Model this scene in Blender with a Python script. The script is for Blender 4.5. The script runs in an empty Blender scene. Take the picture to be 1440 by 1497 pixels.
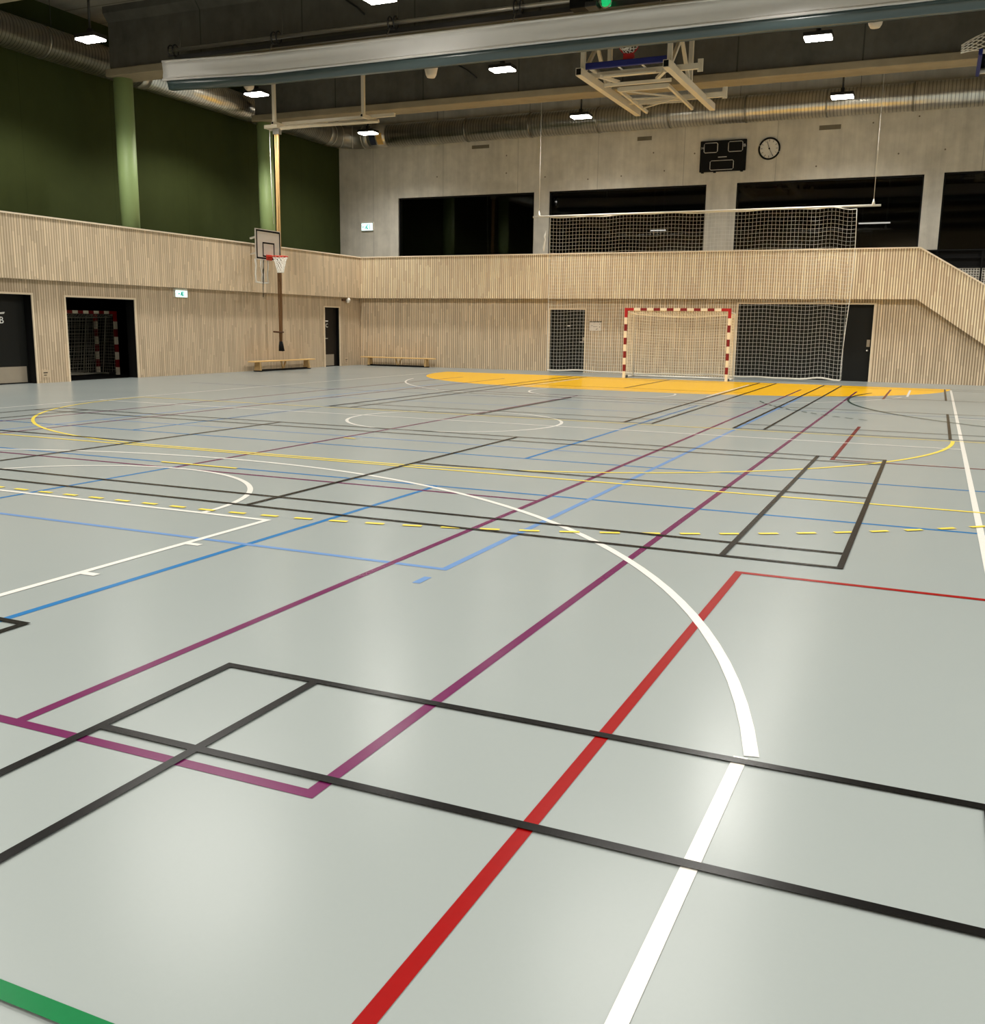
import bpy, bmesh, math, random
from mathutils import Vector, Matrix
random.seed(7)
C = bpy.context.scene.collection
PI = math.pi
V = Vector

# ------------------------------------------------------------------ materials
def lin(c):
    return tuple(((x / 255.0) / 12.92) if x / 255.0 <= 0.04045 else (((x / 255.0) + 0.055) / 1.055) ** 2.4 for x in c)

class NT:
    """small helper for building node trees"""
    def __init__(self, name):
        self.m = bpy.data.materials.new(name)
        self.m.use_nodes = True
        self.t = self.m.node_tree
        self.b = self.t.nodes['Principled BSDF']
        self.out = self.t.nodes['Material Output']
    def n(self, kind, **kw):
        nd = self.t.nodes.new(kind)
        for k, v in kw.items():
            setattr(nd, k, v)
        return nd
    def l(self, a, b):
        self.t.links.new(a, b)
    def math(self, op, a, b=None, clamp=False):
        nd = self.n('ShaderNodeMath', operation=op, use_clamp=clamp)
        for i, v in enumerate((a, b)):
            if v is None: continue
            if isinstance(v, (int, float)): nd.inputs[i].default_value = v
            else: self.l(v, nd.inputs[i])
        return nd.outputs[0]
    def mix(self, fac, a, b, blend='MIX'):
        nd = self.n('ShaderNodeMix', data_type='RGBA', blend_type=blend)
        for s, v in ((nd.inputs[0], fac), (nd.inputs[6], a), (nd.inputs[7], b)):
            if isinstance(v, (int, float)): s.default_value = v
            elif isinstance(v, tuple): s.default_value = (*v[:3], 1)
            else: self.l(v, s)
        return nd.outputs[2]
    def coord(self, which='Object'):
        return self.n('ShaderNodeTexCoord').outputs[which]
    def sep(self, v):
        nd = self.n('ShaderNodeSeparateXYZ'); self.l(v, nd.inputs[0]); return nd.outputs
    def comb(self, x, y, z):
        nd = self.n('ShaderNodeCombineXYZ')
        for i, v in enumerate((x, y, z)):
            if isinstance(v, (int, float)): nd.inputs[i].default_value = v
            else: self.l(v, nd.inputs[i])
        return nd.outputs[0]
    def noise(self, vec, scale, detail=3, rough=0.5):
        nd = self.n('ShaderNodeTexNoise')
        nd.inputs['Scale'].default_value = scale; nd.inputs['Detail'].default_value = detail
        nd.inputs['Roughness'].default_value = rough
        self.l(vec, nd.inputs['Vector']); return nd.outputs['Fac']
    def mapping(self, vec, scale):
        nd = self.n('ShaderNodeMapping'); nd.inputs['Scale'].default_value = scale
        self.l(vec, nd.inputs['Vector']); return nd.outputs[0]
    def white(self, vec):
        nd = self.n('ShaderNodeTexWhiteNoise', noise_dimensions='3D'); self.l(vec, nd.inputs['Vector']); return nd.outputs['Value']
    def bump(self, h, strength, dist=0.01):
        nd = self.n('ShaderNodeBump'); nd.inputs['Strength'].default_value = strength; nd.inputs['Distance'].default_value = dist
        self.l(h, nd.inputs['Height']); self.l(nd.outputs[0], self.b.inputs['Normal'])
    def ramp(self, fac, stops):
        nd = self.n('ShaderNodeValToRGB'); cr = nd.color_ramp
        while len(cr.elements) < len(stops): cr.elements.new(0.5)
        for e, (p, c) in zip(cr.elements, stops):
            e.position = p; e.color = (*c[:3], 1)
        self.l(fac, nd.inputs[0]); return nd.outputs[0]
    def base(self, v):
        if isinstance(v, tuple): self.b.inputs['Base Color'].default_value = (*v[:3], 1)
        else: self.l(v, self.b.inputs['Base Color'])
    def set(self, rough=None, metal=None, spec=None):
        if rough is not None: self.b.inputs['Roughness'].default_value = rough
        if metal is not None: self.b.inputs['Metallic'].default_value = metal
        if spec is not None: self.b.inputs['Specular IOR Level'].default_value = spec
        return self

def plain(name, rgb, rough=0.5, metal=0.0, spec=0.5, var=0.06, scale=6.0):
    m = NT(name); c = lin(rgb)
    f = m.noise(m.coord(), scale, 3)
    m.base(m.mix(f, tuple(x * (1 - var) for x in c), tuple(min(1, x * (1 + var)) for x in c)))
    m.set(rough, metal, spec)
    return m.m

def emit(name, rgb, strength):
    m = NT(name)
    m.base(lin(rgb))
    m.b.inputs['Emission Color'].default_value = (*lin(rgb), 1)
    m.b.inputs['Emission Strength'].default_value = strength
    return m.m

def slat_mat(name, axis, light, dark, pitch=0.074, depth=0.8):
    """vertical timber slats: dark grooves, every slat and every length of it with a tone of its own"""
    m = NT(name)
    co = m.sep(m.coord())
    u = m.math('DIVIDE', co[axis], pitch)
    idx = m.math('FLOOR', u)
    fr = m.math('FRACT', m.math('ADD', u, 1000.0))
    d = m.math('ABSOLUTE', m.math('SUBTRACT', fr, 0.5))          # 0 centre .. .5 edge
    groove = m.math('MULTIPLY', m.math('SUBTRACT', d, 0.24), 14.0, clamp=True)
    off = m.white(m.comb(idx, 3.0, 7.0))
    seg = m.math('FLOOR', m.math('ADD', m.math('MULTIPLY', co[2], 1.25), m.math('MULTIPLY', off, 9.0)))
    tone = m.white(m.comb(idx, seg, 1.0))
    grain = m.noise(m.mapping(m.coord(), (40, 40, 1.6)), 1.0, 3, 0.6)
    c1 = m.mix(tone, tuple(x * 0.80 for x in lin(light)), tuple(min(1, x * 1.15) for x in lin(light)))
    c2 = m.mix(m.math('MULTIPLY', grain, 0.35), c1, tuple(x * 0.62 for x in lin(light)))
    m.base(m.mix(m.math('MULTIPLY', groove, depth), c2, lin(dark)))
    m.set(0.6, 0, 0.25)
    m.bump(m.math('SUBTRACT', 1.0, groove), 0.5, 0.012)
    return m.m

def concrete(name, rgb, streak=(1.6, 1.6, 0.12), amt=0.35, joint=None, spec=0.3):
    m = NT(name); c = lin(rgb)
    co = m.coord()
    a = m.noise(m.mapping(co, streak), 1.3, 6, 0.65)
    b = m.noise(co, 2.2, 5, 0.6)
    f = m.math('MULTIPLY', m.math('ADD', a, b), 0.5)
    lo = tuple(x * (1 - amt) for x in c); hi = tuple(min(1, x * (1 + amt)) for x in c)
    col = m.ramp(f, [(0.3, lo), (0.7, hi)])
    if joint:
        s = m.sep(co)
        fr = m.math('FRACT', m.math('ADD', m.math('DIVIDE', s[joint[0]], joint[1]), 100.25))
        line = m.math('LESS_THAN', m.math('ABSOLUTE', m.math('SUBTRACT', fr, 0.5)), joint[2])
        col = m.mix(m.math('MULTIPLY', line, joint[3]), col, tuple(x * 0.45 for x in c))
    m.base(col); m.set(0.8, 0, spec)
    m.bump(b, 0.12, 0.02)
    return m.m

def floor_mat():
    m = NT('sports_floor'); co = m.coord()
    c = lin((137, 144, 142))
    a = m.noise(co, 0.35, 4, 0.6); b = m.noise(co, 60, 2, 0.5)
    col = m.mix(a, tuple(x * 0.95 for x in c), tuple(x * 1.04 for x in c))
    col = m.mix(m.math('MULTIPLY', b, 0.10), col, tuple(x * 0.8 for x in c))
    m.base(col); m.set(0.32, 0, 0.14)
    r = m.noise(co, 0.8, 3)
    m.l(m.math('ADD', m.math('MULTIPLY', r, 0.05), 0.22), m.b.inputs['Roughness'])
    m.bump(m.noise(co, 180, 2), 0.025, 0.002)
    return m.m

def paint(name, rgb):
    m = NT('paint_' + name); c = tuple(x * {'orange': 0.76, 'white': 0.74, 'yellow': 0.72}.get(name, 0.58) for x in lin(rgb))
    m.base(m.mix(m.noise(m.coord(), 30, 2), tuple(x * 0.92 for x in c), tuple(min(1, x * 1.06) for x in c)))
    m.set(0.26, 0, 0.12)
    return m.m

def duct_mat(name, axis):
    m = NT(name); co = m.sep(m.coord())
    fr = m.math('FRACT', m.math('ADD', m.math('DIVIDE', co[axis], 0.105), 500))
    seam = m.math('LESS_THAN', m.math('ABSOLUTE', m.math('SUBTRACT', fr, 0.5)), 0.13)
    idx = m.math('FLOOR', m.math('DIVIDE', co[axis], 0.105))
    tone = m.white(m.comb(idx, 2.0, 5.0))
    c = lin((226, 221, 210))
    col = m.mix(tone, tuple(x * 0.82 for x in c), tuple(x * 1.05 for x in c))
    m.base(m.mix(m.math('MULTIPLY', seam, 0.65), col, tuple(x * 0.3 for x in c)))
    m.set(0.3, 0.95)
    m.bump(m.math('ABSOLUTE', m.math('SUBTRACT', fr, 0.5)), 0.25, 0.01)
    return m.m

def glass_mat(name, tint=0.55, ior=1.5):
    m = NT(name)
    m.t.nodes.remove(m.b)
    tr = m.n('ShaderNodeBsdfTransparent'); tr.inputs[0].default_value = (tint, tint, tint, 1)
    gl = m.n('ShaderNodeBsdfGlossy'); gl.inputs['Roughness'].default_value = 0.03
    fz = m.n('ShaderNodeFresnel'); fz.inputs[0].default_value = ior
    mx = m.n('ShaderNodeMixShader')
    m.l(fz.outputs[0], mx.inputs[0]); m.l(tr.outputs[0], mx.inputs[1]); m.l(gl.outputs[0], mx.inputs[2])
    m.l(mx.outputs[0], m.out.inputs[0])
    return m.m

M = {}
M['floor'] = floor_mat()
WL, WD = (248, 226, 193), (140, 112, 78)
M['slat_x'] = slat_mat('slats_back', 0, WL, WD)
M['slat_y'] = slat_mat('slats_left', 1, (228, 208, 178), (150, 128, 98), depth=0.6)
M['slat_shade_x'] = slat_mat('slats_back_low_shaded', 0, (230, 210, 180), (128, 107, 81))  # darker copy of the slats: weaker lamp light low down put into colour
M['slat_shade_y'] = slat_mat('slats_left_low_shaded', 1, (214, 194, 166), (138, 117, 90), depth=0.6)  # left wall likewise, dimmer light below the parapet in the colour
M['trim'] = plain('pale_wood_trim', (226, 208, 180), 0.5)
M['cap'] = plain('parapet_cap', (236, 220, 196), 0.5)
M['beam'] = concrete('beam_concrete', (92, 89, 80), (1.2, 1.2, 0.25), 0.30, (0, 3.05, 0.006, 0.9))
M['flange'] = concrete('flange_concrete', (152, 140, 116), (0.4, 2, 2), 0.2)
M['conc'] = concrete('wall_concrete', (208, 203, 190), (2.4, 2.4, 0.14), 0.22, (0, 3.0, 0.004, 0.5))
M['ceil'] = concrete('ceiling_concrete', (150, 143, 128), (0.6, 3, 1), 0.2, (1, 1.2, 0.02, 0.8))
M['patch'] = concrete('patch_concrete', (118, 110, 94), (2, 2, 0.3), 0.2)
M['green'] = concrete('green_wall', (55, 62, 33), (1.4, 1.4, 0.3), 0.10, (1, 3.05, 0.003, 0.4), 0.06)
M['green_col'] = plain('green_column_paint', (138, 160, 104), 0.55, var=0.04)
M['duct_x'] = duct_mat('spiral_duct_back', 0)
M['duct_y'] = duct_mat('spiral_duct_left', 1)
M['galv'] = plain('galvanised', (150, 146, 136), 0.38, 0.85)
M['galv_dark'] = plain('dark_steel', (70, 70, 70), 0.4, 0.7)
M['door'] = plain('dark_door', (24, 25, 23), 0.5, spec=0.2)
M['black'] = plain('black', (12, 12, 12), 0.6, spec=0.2)
M['void'] = plain('dark_room', (16, 16, 17), 0.9, spec=0.1)
M['kick'] = plain('kick_plate', (168, 158, 142), 0.4, 0.4)
M['steel'] = plain('brushed_steel', (205, 200, 190), 0.3, 0.8)
M['white'] = plain('white_paint', (232, 228, 218), 0.5)
M['cream'] = plain('cream_paint', (244, 232, 208), 0.45)
M['red'] = plain('goal_red', (128, 18, 20), 0.45)
M['redb'] = plain('bright_red', (178, 22, 26), 0.45)
M['hoop'] = plain('hoop_red', (205, 62, 40), 0.45)
M['net'] = plain('net_cord', (240, 238, 230), 0.7)
M['netc'] = plain('goal_net_cord', (236, 222, 192), 0.7)
M['netg'] = plain('grey_net_cord', (170, 165, 150), 0.7)
M['bench'] = plain('bench_wood', (226, 186, 120), 0.4)
M['bleg'] = plain('bench_leg_wood', (190, 158, 108), 0.5)
M['blue'] = plain('blue_pad', (24, 34, 110), 0.5)
M['rig'] = plain('cream_steel', (222, 210, 186), 0.45)
M['curtain'] = plain('white_curtain', (238, 236, 235), 0.42, var=0.04, scale=2)
M['hem'] = plain('curtain_hem', (232, 228, 224), 0.4, var=0.04, scale=2)
M['teal'] = plain('teal_curtain', (70, 86, 87), 0.28, spec=0.8)
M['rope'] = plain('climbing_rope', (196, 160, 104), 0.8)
M['board'] = plain('backboard_white', (214, 206, 196), 0.4)
M['speaker'] = plain('speaker_white', (222, 206, 182), 0.5)
M['cable'] = plain('cable_black', (16, 15, 14), 0.5)
M['paper'] = plain('notice_paper', (226, 216, 204), 0.6)
M['text'] = plain('white_lettering', (240, 240, 236), 0.5)
M['outline'] = plain('grey_outline', (200, 198, 192), 0.5)
M['lamp'] = plain('lamp_housing', (58, 56, 52), 0.4, 0.5)
M['panel'] = emit('led_panel', (255, 250, 238), 35.0)
M['exit'] = emit('exit_panel', (206, 250, 248), 1.8)
M['exit_g'] = emit('exit_pictogram', (30, 150, 130), 0.6)
M['green_led'] = emit('green_indicator', (20, 190, 110), 0.8)
M['glass'] = glass_mat('window_glass', 0.5, 1.45)
M['clear'] = glass_mat('board_glass', 0.92, 1.35)
M['label'] = plain('yellow_sticker', (214, 170, 90), 0.5)
M['navy'] = plain('navy_sticker', (40, 46, 66), 0.5)
P = {k: paint(k, v) for k, v in dict(
    white=(236, 234, 226), black=(17, 16, 15), purple=(120, 36, 92), red=(168, 9, 9), darkred=(128, 16, 34), yellow=(250, 226, 92),
    orange=(255, 196, 20), blue=(44, 130, 196), lightblue=(122, 164, 220), green=(0, 128, 68), darkgreen=(12, 66, 54)).items()}

# ------------------------------------------------------------------ mesh helpers
def frame_of(d):
    d = d.normalized()
    a = V((0, 0, 1)) if abs(d.z) < 0.95 else V((1, 0, 0))
    x = d.cross(a).normalized(); y = x.cross(d).normalized()
    return x, y

class MB:
    def __init__(self):
        self.b = bmesh.new(); self.mats = []
    def mi(self, m):
        if m is None: return 0
        if m not in self.mats: self.mats.append(m)
        return self.mats.index(m)
    def face(self, vs, m=None, smooth=False):
        try:
            f = self.b.faces.new(vs)
        except ValueError:
            return None
        f.material_index = self.mi(m); f.smooth = smooth
        return f
    def poly(self, pts, m=None):
        return self.face([self.b.verts.new(p) for p in pts], m)
    def box(self, x0, x1, y0, y1, z0, z1, m=None, T=None):
        c = [V((x, y, z)) for z in (z0, z1) for y in (y0, y1) for x in (x0, x1)]
        if T is not None: c = [T @ p for p in c]
        v = [self.b.verts.new(p) for p in c]
        for q in ((0, 2, 3, 1), (4, 5, 7, 6), (0, 1, 5, 4), (2, 6, 7, 3), (0, 4, 6, 2), (1, 3, 7, 5)):
            self.face([v[i] for i in q], m)
        return self
    def bar(self, a, b, w, h=None, m=None, up=None):
        """rectangular bar from a to b"""
        a, b = V(a), V(b); h = h or w
        x, y = frame_of(b - a)
        r = []
        for p in (a, b):
            r.append([self.b.verts.new(p + x * sx * w / 2 + y * sy * h / 2) for sx, sy in ((-1, -1), (1, -1), (1, 1), (-1, 1))])
        for i in range(4):
            j = (i + 1) % 4
            self.face([r[0][i], r[0][j], r[1][j], r[1][i]], m)
        self.face(r[0][::-1], m); self.face(r[1], m)
        return self
    def tube(self, pts, rad, n=8, m=None, closed=False, caps=True):
        pts = [V(p) for p in pts]; k = len(pts); rings = []
        for i, p in enumerate(pts):
            if closed: d = pts[(i + 1) % k] - pts[i - 1]
            else: d = pts[min(i + 1, k - 1)] - pts[max(i - 1, 0)]
            x, y = frame_of(d)
            rr = rad[i] if isinstance(rad, (list, tuple)) else rad
            rings.append([self.b.verts.new(p + (x * math.cos(2 * PI * j / n) + y * math.sin(2 * PI * j / n)) * rr) for j in range(n)])
        for i in range(k if closed else k - 1):
            A, B = rings[i], rings[(i + 1) % k]
            for j in range(n):
                self.face([A[j], A[(j + 1) % n], B[(j + 1) % n], B[j]], m, n > 4)
        if caps and not closed and n > 2:
            self.face(rings[0][::-1], m); self.face(rings[-1], m)
        return self
    def lathe(self, prof, n=20, m=None, T=None, smooth=True):
        """profile [(r, z)] turned about z"""
        rings = []
        for r, z in prof:
            ring = []
            for j in range(n):
                p = V((r * math.cos(2 * PI * j / n), r * math.sin(2 * PI * j / n), z))
                ring.append(self.b.verts.new(T @ p if T is not None else p))
            rings.append(ring)
        for A, B in zip(rings, rings[1:]):
            for j in range(n):
                self.face([A[j], A[(j + 1) % n], B[(j + 1) % n], B[j]], m, smooth)
        self.face(rings[0][::-1], m); self.face(rings[-1], m)
        return self
    def prism(self, pts, d, m=None):
        """polygon swept by vector d"""
        d = V(d)
        a = [self.b.verts.new(V(p)) for p in pts]; b = [self.b.verts.new(V(p) + d) for p in pts]
        self.face(a[::-1], m); self.face(b, m)
        k = len(a)
        for i in range(k):
            self.face([a[i], a[(i + 1) % k], b[(i + 1) % k], b[i]], m)
        return self
    def net(self, f, nu, nv, r, m=None, sides=3, su=1, sv=1):
        """cords of a net over the surface f(u, v); su, sv sub-steps between knots"""
        for i in range(nu + 1):
            self.tube([f(i / nu, j / (nv * sv)) for j in range(nv * sv + 1)], r, sides, m, caps=False)
        for j in range(nv + 1):
            self.tube([f(i / (nu * su), j / nv) for i in range(nu * su + 1)], r, sides, m, caps=False)
        return self
    def obj(self, name, mat=None, parent=None, label=None, bevel=0.0, normals=True):
        if normals: bmesh.ops.recalc_face_normals(self.b, faces=self.b.faces[:])
        me = bpy.data.meshes.new(name)
        self.b.to_mesh(me); self.b.free()
        for mm in (self.mats or [mat]): me.materials.append(mm)
        o = bpy.data.objects.new(name, me); C.objects.link(o)
        if bevel:
            b = o.modifiers.new('bevel', 'BEVEL'); b.width = bevel; b.segments = 2; b.limit_method = 'ANGLE'
        if parent is not None:
            adopt(o, parent)
        if label: o['label'] = label
        return o

def world_of(o):
    m = o.matrix_basis.copy()
    if o.parent is not None:
        m = world_of(o.parent) @ o.matrix_parent_inverse @ m
    return m
def adopt(o, parent):
    o.parent = parent
    o.matrix_parent_inverse = world_of(parent).inverted()

def tag(o, label=None, cat=None, group=None, kind=None):
    if label: o['label'] = label
    if cat: o['category'] = cat
    if group: o['group'] = group
    if kind: o['kind'] = kind
    return o
def thing(name, loc, label, cat, group=None, kind=None):
    o = bpy.data.objects.new(name, None); C.objects.link(o)
    o.location = loc; o.empty_display_size = 0.2
    return tag(o, label, cat, group, kind)
def copy_tree(o, parent=None):
    c = o.copy(); C.objects.link(c)
    if parent is not None:
        inv = o.matrix_parent_inverse.copy(); c.parent = parent; c.matrix_parent_inverse = inv
    for ch in list(o.children): copy_tree(ch, c)
    return c
def box_obj(name, dims, mat, parent=None, label=None, bevel=0.0):
    return MB().box(*dims).obj(name, mat, parent, label, bevel)
def text_obj(name, body, size, M4, mat, parent, depth=0.004):
    cu = bpy.data.curves.new(name, 'FONT'); cu.body = body; cu.size = size; cu.extrude = depth
    cu.align_x = 'CENTER'; cu.align_y = 'CENTER'
    t = bpy.data.objects.new(name, cu); C.objects.link(t)
    bpy.context.view_layer.update()
    me = bpy.data.meshes.new_from_object(t.evaluated_get(bpy.context.evaluated_depsgraph_get()))
    bpy.data.objects.remove(t)
    me.transform(M4)
    me.materials.clear(); me.materials.append(mat)
    o = bpy.data.objects.new(name, me); C.objects.link(o)
    adopt(o, parent)
    return o
# text planes: facing -Y (back wall) and facing +X (left wall)
def face_back(x, y, z): return Matrix.Translation((x, y, z)) @ Matrix.Rotation(PI / 2, 4, 'X')
def face_left(x, y, z): return Matrix.Translation((x, y, z)) @ Matrix.Rotation(PI / 2, 4, 'Z') @ Matrix.Rotation(PI / 2, 4, 'X')

# ------------------------------------------------------------------ key dimensions (metres; camera stands over x=0, y=0)
XL, YB = -19.55, 31.6            # lower slatted walls
XP, YP = -19.40, 31.40           # parapet faces
ZP0, ZP1 = 2.42, 3.85            # parapet bottom and top
XG, YC = -21.77, 33.8            # green wall, concrete wall
XR, YF = 14.0, -8.0              # wall beyond the frame, wall behind the camera
ZC = 9.5                         # ceiling
BEAMS = (-3.2, 2.9, 9.0, 15.1, 21.2, 27.3)

# ------------------------------------------------------------------ floor and its painted lines
floor = MB().box(XG - 3, XR, YF, YC + 6, -0.2, 0.0).obj('floor', M['floor'])
tag(floor, 'pale grey sports floor covered in coloured court lines', 'floor', kind='structure')
_lay = [0]
def lay():
    _lay[0] += 1
    return 0.0010 + 0.00006 * _lay[0]
def seg(name, col, a, b, w, label=None):
    a, b = V((*a, 0)), V((*b, 0)); d = (b - a).normalized(); s = V((-d.y, d.x, 0)) * w / 2; z = V((0, 0, lay()))
    mb = MB(); mb.poly([a - s + z, b - s + z, b + s + z, a + s + z])
    return mb.obj(name, P[col], floor, label)
def arc(name, col, c, r, a0, a1, w, label=None, n=72):
    z = lay(); mb = MB(); prev = None
    for i in range(n + 1):
        t = math.radians(a0 + (a1 - a0) * i / n)
        pr = [mb.b.verts.new((c[0] + (r + s * w / 2) * math.cos(t), c[1] + (r + s * w / 2) * math.sin(t), z)) for s in (-1, 1)]
        if prev: mb.face([prev[0], prev[1], pr[1], pr[0]])
        prev = pr
    return mb.obj(name, P[col], floor, label)
def rect_path(name, col, pts, w, label=None):
    """mitred open path drawn as one line"""
    z = lay(); mb = MB(); k = len(pts); pts = [V(p) for p in pts]; prev = None
    for i, p in enumerate(pts):
        d0 = (pts[i] - pts[i - 1]).normalized() if i else None
        d1 = (pts[i + 1] - pts[i]).normalized() if i < k - 1 else None
        n0 = V((-d0.y, d0.x)) if d0 else None; n1 = V((-d1.y, d1.x)) if d1 else None
        if n0 is None: n = n1
        elif n1 is None: n = n0
        else:
            n = (n0 + n1).normalized(); n = n / max(0.2, n.dot(n0))
        pr = [mb.b.verts.new((p.x + s * n.x * w / 2, p.y + s * n.y * w / 2, z)) for s in (-1, 1)]
        if prev: mb.face([prev[0], prev[1], pr[1], pr[0]])
        prev = pr
    return mb.obj(name, P[col], floor, label)

CX = -7.07
W5, W4 = 0.05, 0.042
# orange goal area at the far end
def goal_area():
    z = lay(); pts = []
    yl = 28.93
    for i in range(41):
        t = PI + (PI / 2) * i / 40
        pts.append((CX - 1.5 + 6 * math.cos(t), yl + 6 * math.sin(t), z))
    for i in range(41):
        t = 1.5 * PI + (PI / 2) * i / 40
        pts.append((CX + 1.5 + 6 * math.cos(t), yl + 6 * math.sin(t), z))
    mb = MB(); mb.poly(pts)
    mb.obj('goal_area_paint', P['orange'], floor, 'orange-yellow filled handball goal area in front of the far goal')
goal_area()
# thin blue-grey and green lines far away go first (lowest)
seg('volleyball_line', 'blue', (-19.2, 8.19), (13.5, 8.19), W5, 'blue volleyball line across the hall nearest the camera')
seg('volleyball_line', 'blue', (-19.2, 10.43), (13.5, 10.43), W5, 'blue volleyball line across the hall')
seg('volleyball_line', 'blue', (-7.22, -6), (-7.22, 8.19), W5)
seg('volleyball_line', 'blue', (-4.235, -6), (-4.235, 8.19), W5, 'blue volleyball attack line in the near half')
seg('volleyball_line', 'blue', (-4.235, 10.43), (-4.235, 19.43), W5)
seg('volleyball_line', 'blue', (-10.2, 10.43), (-10.2, 19.43), W5)
seg('volleyball_line', 'blue', (-17.0, 19.43), (4.5, 19.43), 0.04)
rect_path('volleyball_line', 'lightblue', [(-11.7, 23.34), (-2.704, 23.34), (-2.704, 5.337), (-11.7, 5.337), (-11.7, 23.34)], W5, 'light blue volleyball court outline')
seg('volleyball_line', 'lightblue', (-11.7, 11.34), (-2.704, 11.34), 0.04, 'pale blue attack line')
seg('volleyball_line', 'lightblue', (-11.7, 17.34), (-2.704, 17.34), 0.04)
seg('service_mark', 'lightblue', (-2.704, 4.96), (-2.704, 5.12), W5, 'short light blue service mark')
# tennis (purple)
rect_path('tennis_line', 'purple', [(-1.739, 26.25), (-1.739, 2.47), (-12.71, 2.47), (-12.71, 26.25)], W5, 'purple tennis doubles outline')
seg('tennis_line', 'purple', (-3.079, 2.47), (-3.079, 26.25), W5, 'purple singles sideline')
seg('tennis_line', 'purple', (-11.37, 2.47), (-11.37, 26.25), W5)
seg('tennis_line', 'purple', (-11.37, 7.9), (-3.079, 7.9), W5, 'purple service line')
seg('tennis_line', 'purple', (-11.37, 20.75), (-3.079, 20.75), W5)
seg('tennis_line', 'purple', (-7.2, 7.9), (-7.2, 20.75), W5, 'purple centre service line')
# red courts
rect_path('court_line', 'red', [(-1.016, -6), (-1.016, 6.114), (13.5, 6.114)], W5, 'red court corner with its sideline')
rect_path('court_line', 'darkred', [(-1.016, 16.64), (-1.016, 12.16), (13.5, 12.16)], W5, 'dark red court corner in mid hall')
seg('court_line', 'darkred', (-1.0, 23.6), (-1.0, 27.7), W5, 'short dark red line by the orange area')
# basketball (white)
rect_path('basketball_line', 'white', [(0.433, 28.4), (0.433, -6)], W5, 'white sideline running along the hall')
seg('basketball_line', 'white', (-14.6, -6), (-14.6, 28.2), W5, 'white sideline on the bench side')
seg('basketball_line', 'white', (-14.6, 14.12), (0.433, 14.12), W5, 'white half-way line')
arc('centre_circle', 'white', (-6.98, 14.12), 1.72, 0, 360, W5, 'white centre circle')
arc('three_point_line', 'white', (CX, 1.99), 6.74, 12.0, 168.0, W5 + 0.004, 'white three-point arc sweeping across the near half')
seg('three_point_line', 'white', (-0.512, 3.37), (-0.512, -6), W5, 'white straight end of the three-point line')
rect_path('free_throw_lane', 'white', [(-9.55, 0), (-9.55, 6.09), (-4.63, 6.09), (-4.63, 0)], W5, 'white free-throw lane outline')
arc('free_throw_circle', 'white', (CX, 6.09), 1.80, 0, 180, W5, 'white free-throw half circle')
for y in (4.25, 5.17):
    seg('lane_mark', 'white', (-4.63, y), (-4.50, y), 0.055)
arc('three_point_line', 'white', (CX, 26.25), 6.62, 194.0, 346.0, W5, 'white three-point arc at the far end')
seg('three_point_line', 'white', (-0.53, 24.9), (-0.53, 27.7), W5)
arc('free_throw_circle', 'white', (CX, 22.05), 1.7, 160, 380, W5)
rect_path('free_throw_lane', 'white', [(-4.62, 27.5), (-4.62, 22.1)], W5)
seg('basketball_line', 'white', (-9.5, 27.5), (-9.5, 22.1), W5)
seg('court_line', 'white', (0.433, 19.08), (13.5, 19.08), W5, 'white line leading out to the far court')
# handball (yellow)
HY = 15.12
seg('handball_line', 'yellow', (-14.5, HY), (13.5, HY), 0.045, 'thin yellow goal line across the hall')
seg('handball_line', 'yellow', (-19.2, 9.17), (13.5, 9.17), W5, 'long straight yellow line across the hall')
def six_metre():
    z = lay(); mb = MB(); prev = None; pts = []
    r, yc = 5.84, HY
    for i in range(41):
        t = PI + (PI / 2) * i / 40
        pts.append((CX - 1.55, yc, t))
    for i in range(41):
        t = 1.5 * PI + (PI / 2) * i / 40
        pts.append((CX + 1.55, yc, t))
    for cx, cy, t in pts:
        pr = [mb.b.verts.new((cx + (r + s * W5 / 2) * math.cos(t), cy + (r + s * W5 / 2) * math.sin(t), z)) for s in (-1, 1)]
        if prev: mb.face([prev[0], prev[1], pr[1], pr[0]])
        prev = pr
    mb.obj('handball_line', P['yellow'], floor, 'solid yellow six-metre goal area line')
six_metre()
def nine_metre():
    r, yc = 8.92, HY
    L1 = r * math.radians(66); total = 2 * L1 + 3.1
    def at(s):
        if s < L1:
            t = math.radians(204) + s / r
            return V((CX - 1.55 + r * math.cos(t), yc + r * math.sin(t), 0)), V((-math.sin(t), math.cos(t), 0))
        if s < L1 + 3.1:
            return V((CX - 1.55 + s - L1, yc - r, 0)), V((1, 0, 0))
        t = 1.5 * PI + (s - L1 - 3.1) / r
        return V((CX + 1.55 + r * math.cos(t), yc + r * math.sin(t), 0)), V((-math.sin(t), math.cos(t), 0))
    n = int(total / 0.3)
    for i in range(n):
        s = i * 0.3 + 0.08
        p, d = at(s)
        if p.x > 0.55 or p.x < -14.5: continue
        seg('nine_metre_dash', 'yellow', (p - d * 0.075)[:2], (p + d * 0.075)[:2], W5)
nine_metre()
seg('seven_metre_mark', 'yellow', (-7.6, 8.17), (-6.58, 8.17), W5, 'short yellow seven-metre mark')
seg('four_metre_mark', 'yellow', (-7.14, 11.1), (-6.96, 11.1), W5)
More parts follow.
